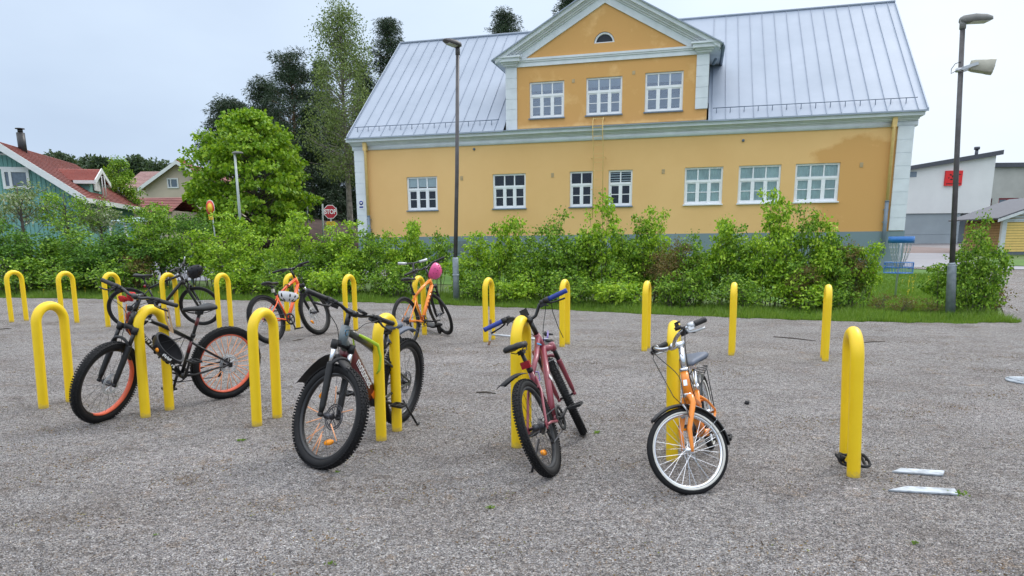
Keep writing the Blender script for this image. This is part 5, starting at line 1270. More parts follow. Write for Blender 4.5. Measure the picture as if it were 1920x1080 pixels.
def stop_sign():
    Y = 32; c = at(619, 397, Y); g = Vector((c.x, Y+.05, gz(c.x, Y))); o = empty('stop_sign', g); tag(o, 'red octagonal stop sign with a small yellow plate below, left of the yellow house', 'stop sign')
    L_ = c-g; b = MB(); b.tube([(0, .03, -.1), (L_.x*.6, .03, L_.z*.6), (L_.x, .03, L_.z+.25)], .03, 8); b.build('post', 'galvlight', o)
    for R_, mt, yy, nm in ((.315, 'signwhite', 0, 'sign_panel'), (.288, 'signred', -.006, 'red_face')):
        b = MB(); b.prism([(L_.x+R_*math.cos(rad(22.5+45*k)), yy-.01, L_.z+R_*math.sin(rad(22.5+45*k))) for k in range(8)], (0, .012, 0)); q = b.build(nm, mt, o)
    text_obj('STOP', .27, 'signwhite', q, Matrix.Translation((L_.x, -.024, L_.z-.005)) @ Matrix.Rotation(rad(90), 4, 'X'), sx=.80, bold=.008)
    p = at(620, 419, Y)-g; b = MB(); b.b2(p.x-.19, p.x+.19, -.015, .0, p.z-.085, p.z+.085); pl = b.build('yellow_plate', 'signyellow', o)
    b = MB(); 
    for r_ in (-.03, .03):
        for k in range(7): b.b2(p.x-.15+.043*k, p.x-.12+.043*k, -.02, -.016, p.z+r_-.015, p.z+r_+.015)
    b.build('plate_marks', 'matt', pl)
stop_sign()
def round_sign():
    Y = 28; c = at(396, 390, Y); g = Vector((c.x+.08, Y, gz(c.x, Y))); o = empty('traffic_sign', g); tag(o, 'round red and yellow traffic sign with a yellow plate, above the hedge at the left', 'traffic sign'); L_ = c-g
    b = MB(); b.tube([(0, .0, -.1), (L_.x*.5, .0, L_.z*.5), (L_.x, .0, L_.z+.2)], .03, 8); b.build('post', 'galvlight', o)
    R3 = Matrix.Rotation(rad(-38), 3, 'Z')
    for R_, mt, yy, nm in ((.30, 'signwhite', -.04, 'sign_panel'), (.285, 'signorange', -.047, 'red_ring'), (.185, 'signyellow', -.054, 'yellow_disc')):
        b = MB(); d = R3 @ Vector((0, 1, 0)); p = L_+d*yy; b.tube([p, p+d*.01], R_, 32); b.build(nm, mt, o)
    p = at(397.5, 407, Y)-g; b = MB(); b.box(p+R3 @ Vector((0, -.05, 0)), (.30, .012, .20), R3); pl = b.build('yellow_plate', 'signyellow', o)
    b = MB()
    for r_ in (-.035, .035):
        for k in range(5): b.box(p+R3 @ Vector((-.085+.042*k, -.058, r_)), (.028, .004, .022), R3)
    b.build('plate_marks', 'matt', pl)
round_sign()
def basket():
    g = G(1678, 557); o = empty('disc_golf_basket', g); tag(o, 'blue disc golf basket with hanging chains on the lawn by the house corner', 'disc golf basket')
    Y = g.y; zt = at(1690, 444, Y).z-g.z; zb = at(1690, 510, Y).z-g.z; zc = at(1690, 492, Y).z-g.z
    b = MB(); b.tube([(0, 0, -.05), (.02, 0, zt)], .024, 12); b.build('post', 'alu', o)
    b = MB(); b.ring((.02, 0, 0), .29, [(-.004, 0), (.004, 0), (.004, .16), (-.004, .16)], n=40); 
    for i, v in enumerate(b.v): b.v[i] = Vector((v.x, v.z, v.y+zt-.15))
    for k in range(4): a = k*math.pi/2; b.tube([(.02, 0, zt-.01), (.02+math.cos(a)*.29, math.sin(a)*.29, zt-.01)], .008, 5)
    b.build('top_band', 'bluebasket', o)
    b = MB()
    for R0, n, Rb in ((.26, 18, .05), (.16, 12, .04)):
        for k in range(n):
            a = 6.283*k/n; pts = []
            for i in range(12): t = i/11; r_ = R0*(1-t)**.75+Rb*t+.01*math.sin(t*3); pts.append((.02+math.cos(a)*r_, math.sin(a)*r_, zt-.13-(zt-.16-zb)*.92*t))
            for i in range(11):
                p, q = Vector(pts[i]), Vector(pts[i+1]); m_ = (p+q)/2
                b.tube([p, m_+Vector((.008*math.cos(i*2.1), .008*math.sin(i*2.1), 0)), q], .0075, 4)
    b.build('chains', 'alu', o)
    b = MB(); R_ = .33
    circ = lambda r_, z: [(.02+math.cos(6.283*k/28)*r_, math.sin(6.283*k/28)*r_, z) for k in range(28)]
    for z in (zb-.02, zb+.12, zb+.24): b.tube(circ(R_, z), .009, 5, closed=True)
    for r_ in (.22, .11): b.tube(circ(r_, zb-.02), .007, 4, closed=True)
    for k in range(28): a = 6.283*k/28; b.tube([(.02+math.cos(a)*.03, math.sin(a)*.03, zb-.02), (.02+math.cos(a)*R_, math.sin(a)*R_, zb-.02), (.02+math.cos(a)*R_, math.sin(a)*R_, zb+.24)], .006, 4)
    b.build('basket_cage', 'bluebasket', o)
M['bluebasket'] = paint('blue_basket_enamel', (.025, .16, .46), .4, var=.1)
basket()
# metal plates lying in the gravel, drain cover, litter
def plate(pxs, label):
    q = [G(*p) for p in pxs]; b = MB(); b.prism([v+Vector((0, 0, .002)) for v in q], (0, 0, .012)); tag(b.build('metal_plate', 'platemat', bevel=.002), label, 'metal plate', 'metal plates lying in the gravel')
M['platemat'] = paint('dull_zinc_plate', (.40, .44, .48), .55, .2, var=.45, scale=14, bmp=.5)
plate([(1672, 887), (1690, 881), (1771, 886), (1768, 894)], 'pale zinc plate half sunk in the gravel, the farther of the two')
plate([(1664, 922), (1700, 915), (1790, 920), (1796, 930)], 'pale zinc plate half sunk in the gravel, the nearer of the two')
def drain():
    g = G(1914, 716); b = MB(); b.T = Matrix.Translation(g+Vector((.08, 0, .004))); b.tube([(0, 0, 0), (0, 0, .015)], .20, 28)
    for k in range(7): b.b2(-.14, .14, -.125+.04*k, -.105+.04*k, .0152, .024)
    tag(b.build('drain_cover', 'platemat'), 'round pale drain cover at the right edge of the gravel', 'drain cover')
drain()
def misc():
    g = G(1398, 758); b = MB(); b.T = Matrix.Translation(g); b.tube([(0, 0, 0), (.01, 0, .015), (.03, .01, .02)], [.018, .022, .012], 7); tag(b.build('dark_stone', 'matt'), 'small black stone lying on the gravel right of the small orange bicycle', 'stone')
    for i, (px, py, r_) in enumerate(((453, 827, .028), (620, 1058, .018), (1716, 1019, .018), (1797, 927, .035), (632, 886, .015), (1120, 812, .03), (920, 953, .022), (293, 1004, .012))):
        g = G(px, py); rg = np.random.default_rng(i); n = 26; P = np.array(g)[None]+rg.normal(size=(n, 3))*(r_*.45, r_*.45, 0); D = rg.normal(size=(n, 3)); D[:, 2] = abs(D[:, 2])*.6+.2
        root = empty('weed_sprout', g); 
        o = leafmesh('leaves', P-np.array(g)[None]+np.array([0, 0, .004]), D, np.full(n, r_*.75), 'grassblade', root)
        tag(root, 'tiny green weed sprout in the gravel '+['left of the electric bicycle', 'near the bottom edge below the electric bicycle', 'in the bottom right corner', 'beside the nearer zinc plate', 'at the electric bicycle front tyre', 'right of the maroon bicycle', 'below the maroon bicycle', 'at the bottom left'][i], 'weed', 'weed sprouts in the gravel')
    for i, (x0, y0, x1, y1, w) in enumerate(((893, 737, 930, 739, 'right of the olive electric bicycle'), (1450, 632, 1530, 640, 'between the two rightmost far hoops'), (550, 640, 570, 636, 'near the red-orange bicycle'), (0, 618, 22, 617, 'at the far left edge'), (1610, 644, 1660, 641, 'right of the last far hoop'))):
        a, c = G(x0, y0), G(x1, y1); b = MB(); b.tube([a+Vector((0, 0, .006)), (a+c)/2+Vector((0, .03, .01)), c+Vector((0, 0, .005))], [.007, .009, .004], 5)
        tag(b.build('twig', 'bark'), 'dark twig lying on the gravel '+w, 'twig', 'twigs on the gravel')
misc()

# ------------------------------------------------------------------ houses on the left
M['turq'] = paint('turquoise_boards', (.17, .37, .34), .7, var=.08, scale=2); M['tile'] = None
def tilemat(name, a, c_):
    m, nt, b = _new(name); c = ramp(nt, noise(nt, 1.5, 5), [(.3, a), (.7, c_)]); L(nt, c, b.inputs['Base Color']); b.inputs['Roughness'].default_value = .6; return m
M['tile'] = tilemat('red_brown_tiles', (.20, .055, .045), (.30, .10, .08)); M['tilered'] = tilemat('bright_red_tiles', (.25, .055, .042), (.33, .085, .062)); M['tilepink'] = tilemat('faded_tiles', (.26, .14, .13), (.34, .20, .18))
M['housewhite'] = paint('white_boards', (.72, .74, .74), .6, var=.05); M['cream'] = paint('cream_render', (.56, .48, .38), .85, var=.06, scale=1)
M['flue'] = paint('black_flue', (.02, .02, .022), .4); M['winglass'] = paint('house_window_glass', (.10, .14, .18), .08, var=.2, spec=.9)
M['brickred'] = paint('red_brick', (.30, .10, .07), .9)
def tiled(b, A, B, C, D, courses, rise=.035):
    """roof slope A-B (eave) to D-C (ridge) laid in stepped courses"""
    A, B, C, D = map(Vector, (A, B, C, D)); n = (B-A).cross(D-A).normalized(); n = n if n.z > 0 else -n
    for k in range(courses):
        t0, t1 = k/courses, (k+1)/courses; a, b_, c, d = A.lerp(D, t0), B.lerp(C, t0), B.lerp(C, t1), A.lerp(D, t1)
        b.add([a+n*rise, b_+n*rise, c, d, a-n*.02, b_-n*.02], [(0, 1, 2, 3), (0, 4, 5, 1)])
def boards(b, p, d, w, z0, z1f, n, T, t=.025):
    for k in range(n):
        x = w*k/n; a = p+d*x; zt = z1f(x+w/n/2); nn = d.cross(Vector((0, 0, 1)))
        q = [a, a+d*(w/n*.8)]
        b.prism([Vector((q[0].x, q[0].y, z0)), Vector((q[1].x, q[1].y, z0)), Vector((q[1].x, q[1].y, zt)), Vector((q[0].x, q[0].y, zt))], T*t)
def turq_house():
    C0 = at(161, 371, 30); u = ray(635, 461); u.z = 0; u.normalize(); g_ = Vector((-u.y, u.x, 0)); g_ = g_ if g_.x < 0 else -g_
    n = u; q = on_plane(0, 271, C0, n); run = (q-C0).dot(g_); slope = (q.z-C0.z)/run
    best = None
    for w in np.linspace(2.5, 8, 56):
        A = C0+g_*w+Vector((0, 0, slope*w))
        for t in np.linspace(1, 25, 97):
            p = A+u*t; v = p-CAM; z = v.dot(_f); X = PX+F*v.dot(_r)/z; Yp = PY-F*v.dot(_u)/z
            if abs(X-142) < 3:
                e = abs(Yp-308)
                if best is None or e < best[0]: best = (e, w, t)
    e, w, Lh = best
    w = min(w, 6.5); A = C0+g_*w+Vector((0, 0, slope*w)); E2 = C0+g_*2*w; z0 = gz(C0.x, C0.y)-.3
    o = empty('turquoise_house', (C0.x, C0.y, z0)); tag(o, 'turquoise boarded house with white trim and red tiled roof at the left edge', 'house')
    B = Vector((C0.x, C0.y, z0)); R = lambda v: v-B
    inn = .45
    b = MB(); c1, c2 = C0+g_*inn+u*.5, E2-g_*inn+u*.5
    zt = lambda x: C0.z-.12+slope*(x+inn) if x+inn < w else C0.z-.12+slope*(2*w-x-inn)
    b.add([R(Vector((c1.x, c1.y, z0))), R(Vector((c2.x, c2.y, z0))), R(Vector((c2.x, c2.y, C0.z))), R(A+u*.5-Vector((0, 0, .15))), R(Vector((c1.x, c1.y, C0.z)))], [(0, 1, 2, 3, 4)])
    boards(b, R(Vector((c1.x, c1.y, z0))), g_, (c2-c1).length, 0, lambda x: zt(x)-z0, int((c2-c1).length/.16), -u)
    b.add([R(Vector((c1.x, c1.y, z0))), R(Vector((c1.x, c1.y, z0))+u*(Lh-1)), R(Vector((c1.x, c1.y, C0.z))+u*(Lh-1)), R(Vector((c1.x, c1.y, C0.z)))], [(0, 1, 2, 3)])
    b.build('wall', 'turq', o)
    b = MB(); tiled(b, R(C0), R(C0+u*Lh), R(A+u*Lh), R(A), 26); tiled(b, R(E2+u*Lh), R(E2), R(A), R(A+u*Lh), 26)
    rf_ = b.build('roof', 'tile', o)
    b = MB()
    for p, q_ in ((C0, A), (E2, A)):
        d = Vector((0, 0, -.26)); b.prism([R(p)+d, R(q_)+d, R(q_)+Vector((0, 0, .05)), R(p)+Vector((0, 0, .05))], -u*.04)
    b.prism([R(C0)+Vector((0, 0, -.2)), R(C0+u*Lh)+Vector((0, 0, -.2)), R(C0+u*Lh), R(C0)], -g_*.05)
    b.build('verge_board', 'housewhite', o)
    b = MB(); ph = at(43, 281, 1); 
    Np = (u.cross((A-C0).normalized())).normalized(); fp = on_plane(43, 283, C0, Np); tp = on_plane(39, 249, Vector((fp.x, fp.y, 0)), Vector((0, 1, 0)))
    b.tube([R(fp)-Vector((0, 0, .3)), R(Vector((fp.x, fp.y, tp.z)))], .16, 14); b.tube([R(Vector((fp.x, fp.y, tp.z+.02))), R(Vector((fp.x, fp.y, tp.z+.14)))], .10, 12); b.tube([R(Vector((fp.x, fp.y, tp.z+.15))), R(Vector((fp.x, fp.y, tp.z+.18)))], .18, 12); b.build('chimney', 'flue', rf_)
    # gable window
    pw = [on_plane(x, y, c1, u) for x, y in ((6, 354), (57, 356), (57, 318), (6, 317))]; cc = sum(pw, Vector())/4; ww = abs((pw[1]-pw[0]).dot(g_))/2; hh = (pw[3].z-pw[0].z)/2
    def gb(mb, dx0, dx1, dz0, dz1, y0, y1):
        q = [cc+g_*dx0+Vector((0, 0, dz0)), cc+g_*dx1+Vector((0, 0, dz0)), cc+g_*dx1+Vector((0, 0, dz1)), cc+g_*dx0+Vector((0, 0, dz1))]; mb.prism([R(v)-u*y0 for v in q], -u*(y1-y0))
    b = MB()
    for a in ((-ww, -ww+.10, -hh, hh), (ww-.10, ww, -hh, hh), (-ww+.10, ww-.10, hh-.11, hh), (-ww+.10, ww-.10, -hh, -hh+.11), (.15, .25, -hh+.11, hh-.11), (-ww-.08, ww+.08, hh, hh+.09)): gb(b, *a, .03, .10)
    wd = b.build('window', 'housewhite', o); b = MB(); gb(b, -ww+.08, ww-.08, -hh+.08, hh-.08, .03, .05); b.build('glass', 'winglass', wd)
    b = MB(); zt_ = cc.z+hh+.62; dd0 = (zt_-C0.z)/slope+.25-(cc-C0).dot(g_); gb(b, dd0, dd0+max(.5, 2*w-2*((zt_-C0.z)/slope+.25)), hh+.55, hh+.62, .03, .06); b.build('wall_trim', 'housewhite', o)
    # dormer on the right-hand slope
    r0 = A+u*Lh*.42-g_*.2; 
    hd = Vector((0, 0, 1)); dz = on_plane(113, 311, A, Np) ; e1 = on_plane(200, 312, Vector((0, 34, 0)), Vector((0, 1, 0)))
    def on_slope(px, py): return on_plane(px, py, C0, Np)
    base = on_slope(178, 352); dd = -g_; top = base+Vector((0, 0, 0))
    f0 = on_slope(188, 368); k = (f0-C0).dot(u); 
    pf = C0+u*k+g_*.5; zf = C0.z+slope*.5; hwall = .60; wdm = .85
    b = MB(); D = [pf-u*wdm, pf+u*wdm]; back_ = (hwall)/slope
    zz = zf
    for s in (-1, 1):
        p = pf+u*wdm*s; b.add([R(Vector((p.x, p.y, zz))), R(Vector((p.x, p.y, zz+hwall))), R(Vector((p.x, p.y, zz+hwall))+g_*back_)], [(0, 1, 2)])
    a, c = D; m_ = pf
    b.add([R(Vector((a.x, a.y, zz))), R(Vector((c.x, c.y, zz))), R(Vector((c.x, c.y, zz+hwall))), R(Vector((m_.x, m_.y, zz+hwall+.42))), R(Vector((a.x, a.y, zz+hwall)))], [(0, 1, 2, 3, 4)])
    dm = b.build('dormer', 'turq', o)
    b = MB(); rh = .42+.05; zr = zz+hwall+rh; 
    for s in (-1, 1):
        e = pf+u*(wdm+.25)*s-g_*.3; ez = zz+hwall-.10; e_ = Vector((e.x, e.y, ez)); r_ = Vector((pf.x, pf.y, zr))-g_*.3
        tiled(b, R(e_), R(e_+g_*(back_+.2)), R(r_+g_*(back_+1.2)), R(r_), 12, .02)
    b.build('dormer_roof', 'tilered', dm)
    b = MB()
    for s in (-1, 1):
        e = pf+u*(wdm+.25)*s-g_*.31; ez = zz+hwall-.10; e_ = Vector((e.x, e.y, ez)); r_ = Vector((pf.x, pf.y, zr))-g_*.31
        b.prism([R(e_)-hd*.16, R(r_)-hd*.16, R(r_)+hd*.04, R(e_)+hd*.04], -g_*.04)
        b.prism([R(e_)-hd*.14, R(e_+g_*back_)-hd*.14, R(e_+g_*back_), R(e_)], u*s*.04)
    q0 = pf-g_*.04
    b.prism([R(Vector((q0.x, q0.y, zz+.12))-u*.4), R(Vector((q0.x, q0.y, zz+.12))+u*.4), R(Vector((q0.x, q0.y, zz+.62))+u*.4), R(Vector((q0.x, q0.y, zz+.62))-u*.4)], -g_*.04)
    for s in (-.2, .2): b.tube([R(Vector((q0.x, q0.y, zz-.1)))-g_*.3+u*s, R(Vector((q0.x, q0.y, zz+.75)))-g_*.3+u*s, R(Vector((q0.x, q0.y, zz+.8)))+u*s], .03, 6)
    b.build('dormer_trim', 'housewhite', dm)
turq_house()
def simple_house(name, label, apex, eaveL, Y, depth, wallmat, roofmat_, win=None, rot=0, chim=None, z0d=0):
    A = at(*apex, Y); E_ = at(*eaveL, Y); w = A.x-E_.x; h = A.z-E_.z; z0 = gz(A.x, Y)-.3; o = empty(name, (A.x, Y, z0)); o.rotation_euler = (0, 0, rot); tag(o, label, 'house')
    ez, az = E_.z-z0, A.z-z0; b = MB(); wi = w-.4
    b.add([(-wi, 0, 0), (wi, 0, 0), (wi, 0, ez+.2), (0, 0, az-.1), (-wi, 0, ez+.2), (-wi, depth, 0), (wi, depth, 0), (wi, depth, ez+.2), (0, depth, az-.1), (-wi, depth, ez+.2)], [(0, 1, 2, 3, 4), (5, 9, 8, 7, 6), (0, 4, 9, 5), (1, 6, 7, 2)]); b.build('wall', wallmat, o)
    b = MB(); tiled(b, (-w, -.5, ez), (-w, depth+.5, ez), (0, depth+.5, az), (0, -.5, az), 14); tiled(b, (w, depth+.5, ez), (w, -.5, ez), (0, -.5, az), (0, depth+.5, az), 14); rf_ = b.build('roof', roofmat_, o)
    b = MB()
    for s in (-1, 1): b.prism([(s*w, -.52, ez-.25), (0, -.52, az-.25), (0, -.52, az+.06), (s*w, -.52, ez+.06)], (0, -.05, 0))
    b.build('verge_board', 'housewhite', o)
    if win:
        p, q = at(win[0], win[3], Y), at(win[2], win[1], Y); x0, x1, z_0, z_1 = p.x-A.x, q.x-A.x, p.z-z0, q.z-z0; b = MB()
        for r in ((x0, x0+.1, z_0, z_1), (x1-.1, x1, z_0, z_1), (x0+.1, x1-.1, z_1-.1, z_1), (x0+.1, x1-.1, z_0, z_0+.1), (x0+(x1-x0)*.28, x0+(x1-x0)*.28+.08, z_0+.1, z_1-.1)): b.b2(r[0], r[1], -.08, -.002, r[2], r[3])
        wd = b.build('window', 'housewhite', o); b = MB(); b.b2(x0+.05, x1-.05, -.03, -.01, z_0+.05, z_1-.05); b.build('glass', 'winglass', wd)
    if chim: b = MB(); b.b2(chim[0]-.35, chim[0]+.35, depth*.4, depth*.4+.7, az-1, az+.55); b.build('chimney', 'brickred', rf_)
    return o
simple_house('cream_house', 'cream rendered house with one small gable window beside the maple', (335, 303), (264, 355), 62, 9, 'cream', 'tile', (315, 334, 334, 353), chim=(-1.6,))
def long_roof(name, label, x0, yr, x1, ye, Y, mat, dy=2.6, nc=9):
    a, c = at(x0, yr, Y), at(x1, yr-1.5, Y); e = at(x0, ye, Y-dy); z0 = gz(a.x, Y)-.3; o = empty(name, (a.x, Y, z0)); tag(o, label, 'house')
    w = c.x-a.x; b = MB(); ez = e.z-z0; az = a.z-z0; b.b2(.3, w-.1, -dy+.3, dy-.3, 0, ez+.1); b.build('wall', 'cream', o)
    b = MB(); tiled(b, (0, -dy, ez), (w, -dy, ez), (w, 0, az), (0, 0, az), nc); tiled(b, (w, dy, ez), (0, dy, ez), (0, 0, az), (w, 0, az), nc); b.build('roof', mat, o)
long_roof('garage', 'low outbuilding with a red-brown tiled roof below the cream house', 248, 371, 352, 398, 50, 'tile')
long_roof('tiled_house', 'house with a faded pink tiled roof showing left of the cream gable', 264, 322, 309, 352, 72, 'tilepink', 4, 12)
def shed_roof():
    Y = 27; p = [at(x, y, Y) for x, y in ((198, 414), (236, 416), (244, 421), (200, 419))]; a = p[0]; o = empty('carport', (a.x, Y, gz(a.x, Y))); tag(o, 'low carport with a pale blue-grey sheet roof peeping over the left hedge', 'carport')
    b = MB(); w = p[1].x-p[0].x; zt = a.z-o.location.z; b.prism([(0, 0, zt), (w, 0, zt-.05), (w, 0, zt-.12), (0, 0, zt-.07)], (0, 3, .25)); b.build('roof', 'carroof', o); b = MB()
    for x, y in ((.1, .1), (w-.1, .1), (.1, 2.8), (w-.1, 2.8)): b.tube([(x, y, -.1), (x, y, zt-.1)], .05, 6)
    b.build('posts', 'housewhite', o)
M['carroof'] = paint('pale_blue_sheet', (.34, .46, .50), .5, var=.1)
shed_roof()
# railing behind the left hedge
def railing():
    a, c = G(255, 528), G(415, 528); d = (c-a); n = d.normalized(); o = empty('railing', a); tag(o, 'dark steel railing behind the left part of the hedge', 'railing'); k = 4
    for i in range(k): b = MB(); p = n*(d.length*i/(k-1)); b.box(p+Vector((0, 0, .5)), (.07, .07, 1.1)); b.build('post', 'pipegrey', o)
    b = MB()
    for z in (.35, .62, .9): b.tube([Vector((0, 0, z)), n*d.length+Vector((0, 0, z))], .018, 6)
    b.build('rail', 'pipegrey', o)
railing()

# ------------------------------------------------------------------ right side: school building, shed
M['paleRender'] = paint('pale_render', (.72, .73, .73), .85, var=.06, scale=.6); M['greyRender'] = paint('grey_painted_base', (.30, .345, .375), .8, var=.08, scale=.8)
M['concrete'] = paint('stained_concrete', (.42, .42, .40), .9, var=.16, scale=.7); M['fascia'] = paint('dark_fascia', (.07, .075, .095), .5); M['signpanel'] = paint('bright_red_panel', (.72, .018, .02), .4, var=.05)
M['redframe'] = paint('red_window_frame', (.35, .04, .06), .5)
def school():
    Y = 48; q = lambda x, y, Yy=Y: at(x, y, Yy); o = empty('school_building', (q(1720, 450).x, Y, gz(q(1720, 450).x, Y)-.6)); B = o.location
    tag(o, 'white rendered building with sloping dark roof edge and red sign', 'building')
    xl, xr = q(1640, 400).x-B.x, q(1855, 400).x-B.x; zb = 0; zs = q(1750, 400).z-B.z
    zL, zR = q(1704, 318).z-B.z, q(1855, 292).z-B.z; xa = q(1704, 400).x-B.x; zl = zL-(zR-zL)/(xr-xa)*(xa-xl)
    b = MB(); b.prism([(xl, 0, zs), (xr, 0, zs), (xr, 0, zR), (xl, 0, zl)], (0, 12, 0)); b.build('wall', 'paleRender', o)
    b = MB(); b.b2(xl, q(1803, 400).x-B.x, .10, 11.9, zb, zs-.003); b.b2(q(1803, 400).x-B.x+.005, xr+4, 2.2, 11.8, zb, zs-.004); b.b2(xl, q(1803, 400).x-B.x+.003, .085, .12, zs-1.36, zs-1.33); b.build('base_wall', 'greyRender', o)
    b = MB(); b.prism([(xl, -.25, zl), (xr+.3, -.25, zR+.05), (xr+.3, -.25, zR+.34), (xl, -.25, zl+.26)], (0, 12.4, 0)); rf_ = b.build('roof', 'fascia', o)
    v = q(1840, 287); b = MB(); b.tube([(v.x-B.x, .5, zR-.1), (v.x-B.x, .5, zR+.45)], .10, 10); b.tube([(v.x-B.x, .5, zR+.45), (v.x-B.x, .5, zR+.62)], .17, 10); b.build('roof_vent', 'fascia', rf_)
    wx0 = xr; wx1 = q(2100, 400).x-B.x; zt = q(1880, 311).z-B.z
    b = MB(); holes = []
    for x0, x1, y0, y1 in ((1850.5, 1861, 372, 396), (1870, 1911, 371, 396)): p, r_ = q(x0, y1, Y+1.0), q(x1, y0, Y+1.0); holes.append((p.x-B.x, r_.x-B.x, p.z-B.z, r_.z-B.z))
    hx = [h for h in holes if h[0] > wx0-2]; b2 = MB()
    wall_holes(b2, q(1848, 400, Y+1).x-B.x, wx1, zs-1.2, zt, [h for h in hx], .2, 1.0); b2.b2(q(1848, 400, Y+1).x-B.x, wx1, 1.3, 11, 0, zt-.01)
    b2.build('wing_wall', 'concrete', o); b = MB(); b.b2(xr+.31, wx1, .8, 11.5, zt, zt+.28); b.build('wing_roof', 'fascia', o)
    for h in hx:
        b = MB(); fw = .09; y = 1.08
        b.b2(h[0], h[0]+fw, y, y+.1, h[2], h[3]); b.b2(h[1]-fw, h[1], y, y+.1, h[2], h[3]); b.b2(h[0]+fw, h[1]-fw, y, y+.1, h[3]-fw, h[3]); b.b2(h[0]+fw, h[1]-fw, y, y+.1, h[2], h[2]+fw)
        m_ = h[0]+(h[1]-h[0])*(.5 if h[1]-h[0] > 1 else .7); b.b2(m_-.07, m_+.07, y, y+.1, h[2]+fw, h[3]-fw); wd = b.build('window', 'redframe', o); b = MB(); b.b2(h[0]+.05, h[1]-.05, y+.04, y+.06, h[2]+.05, h[3]-.05); b.build('glass', 'winglass', wd)
    b = MB(); p, r_ = q(1700, 332), q(1719, 322); b.b2(p.x-B.x-.3, r_.x-B.x, -.03, -.002, p.z-B.z, r_.z-B.z); b.build('vent_grille', 'pipegrey', o)
    b = MB(); p, r_ = q(1769, 348.5), q(1804, 320); x0, x1, z0, z1 = p.x-B.x, r_.x-B.x, p.z-B.z, r_.z-B.z; b.b2(x0, x1, -.12, -.004, z0, z1); sg = b.build('red_sign', 'signpanel', o)
    b = MB()
    for cx, cz, sx_, sz_, a in ((.30, .72, .07, .05, .5), (.42, .62, .05, .08, .2), (.36, .42, .09, .05, 0), (.20, .52, .04, .05, .8), (.62, .50, .07, .08, .3), (.80, .74, .12, .03, 0), (.72, .36, .06, .05, .6)):
        c = Vector((x0+(x1-x0)*cx, -.125, z0+(z1-z0)*cz)); b.prism([c+Matrix.Rotation(a, 3, 'Y') @ Vector((math.cos(t)*sx_*(x1-x0), 0, math.sin(t)*sz_*(z1-z0))) for t in [k*math.pi/5 for k in range(10)]], (0, .004, 0))
    for k in range(11): b.b2(x0+(x1-x0)*(.08+.08*k), x0+(x1-x0)*(.08+.08*k+.055), -.125, -.121, z0+.09, z0+.16)
    b.build('sign_marks', 'matt', sg)
school()
def yellow_shed():
    M['shedyellow'] = paint('yellow_boards', (.78, .56, .17), .6, var=.06); M['shedshade'] = paint('shaded_yellow_boards', (.36, .23, .09), .7, var=.1); M['felt'] = paint('grey_roof_felt', (.10, .105, .125), .7)  # darker boards: the yellow ones with the side wall's shade put into the colour
    M['shedwhite'] = paint('pale_corner_board', (.62, .66, .70), .5); M['shedbase'] = paint('grey_shed_base', (.13, .155, .19), .7)
    Y = 31; c = at(1873, 484, Y); o = empty('yellow_shed', c); o.rotation_euler = (0, 0, rad(-4)); tag(o, 'small yellow boarded shed with dark felt roof at the right edge', 'shed')
    hw = at(1880, 406, Y).z-c.z; hb_ = at(1880, 472, Y).z-c.z; hl = at(1900, 416, Y).z-c.z; b = MB(); k = 0; z = hb_
    while z < hl-.02: zt = min(hl, z+.112); b.prism([(.12, -.03, z), (.12, -.012, zt-.01), (.12, .02, zt-.01), (.12, .02, z)], (4.2, 0, 0)); z = zt
    b.build('front_boards', 'shedyellow', o)
    b = MB(); z = hl+.05
    while z < hw+.9: x0 = max(.12, (z+.1-hw)/.36-.05); b.prism([(x0, -.03, z), (x0, -.006, z+.085), (x0, .02, z+.085), (x0, .02, z)], (2.4-x0, 0, 0)); z += .12
    b.b2(.12, 4.3, -.035, .02, hl-.005, hl+.045); b.build('louvre_boards', 'shedwhite', o)
    b = MB(); z = hb_
    while z < hw-.35: b.prism([(-.03, 0, z), (-.012, 0, z+.102), (.02, 0, z+.102), (.02, 0, z)], (0, 2.9, 0)); z += .112
    while z < hw-.08: b.prism([(-.02, 0, z), (-.012, 0, z+.04), (.02, 0, z+.04), (.02, 0, z)], (0, 2.9, 0)); z += .08
    b.build('side_boards', 'shedshade', o)
    b = MB(); b.b2(.1, 4.3, 0.03, 2.9, .02, hw-.1); b.build('inner_wall', 'interior', o)
    b = MB(); b.b2(0.0, 4.3, -.015, .03, -.2, hb_); b.b2(-.015, .02, .03, 2.9, -.2, hb_); b.build('base', 'shedbase', o)
    for x in (-.06, 1.46): b = MB(); b.b2(x, x+.19, -.06, -.032 if x > 0 else .08, -.05, hw-.02 if x < 0 else hl); b.build('corner_board', 'shedwhite', o)
    b = MB(); b.prism([(-.45, -.35, hw-.12), (2.2, -.35, hw+.82), (2.2, -.35, hw+.88), (-.45, -.35, hw-.06)], (0, 3.9, 0)); b.prism([(2.2, -.35, hw+.82), (4.85, -.35, hw-.12), (4.85, -.35, hw-.06), (2.2, -.35, hw+.88)], (0, 3.9, 0)); rf_ = b.build('roof', 'felt', o)
    b = MB(); b.prism([(-.45, -.37, hw-.24), (2.2, -.37, hw+.70), (2.2, -.37, hw+.82), (-.45, -.37, hw-.12)], (0, -.03, 0)); b.build('verge_board', 'shedwhite', rf_)
    b = MB(); b.prism([(.1, -.004, hl+.1), (2.2, -.004, hl+.1), (2.2, -.004, hw+.72), (.1, -.004, hw-.05)], (0, .02, 0)); b.build('gable_panel', 'shedshade', o)
yellow_shed()

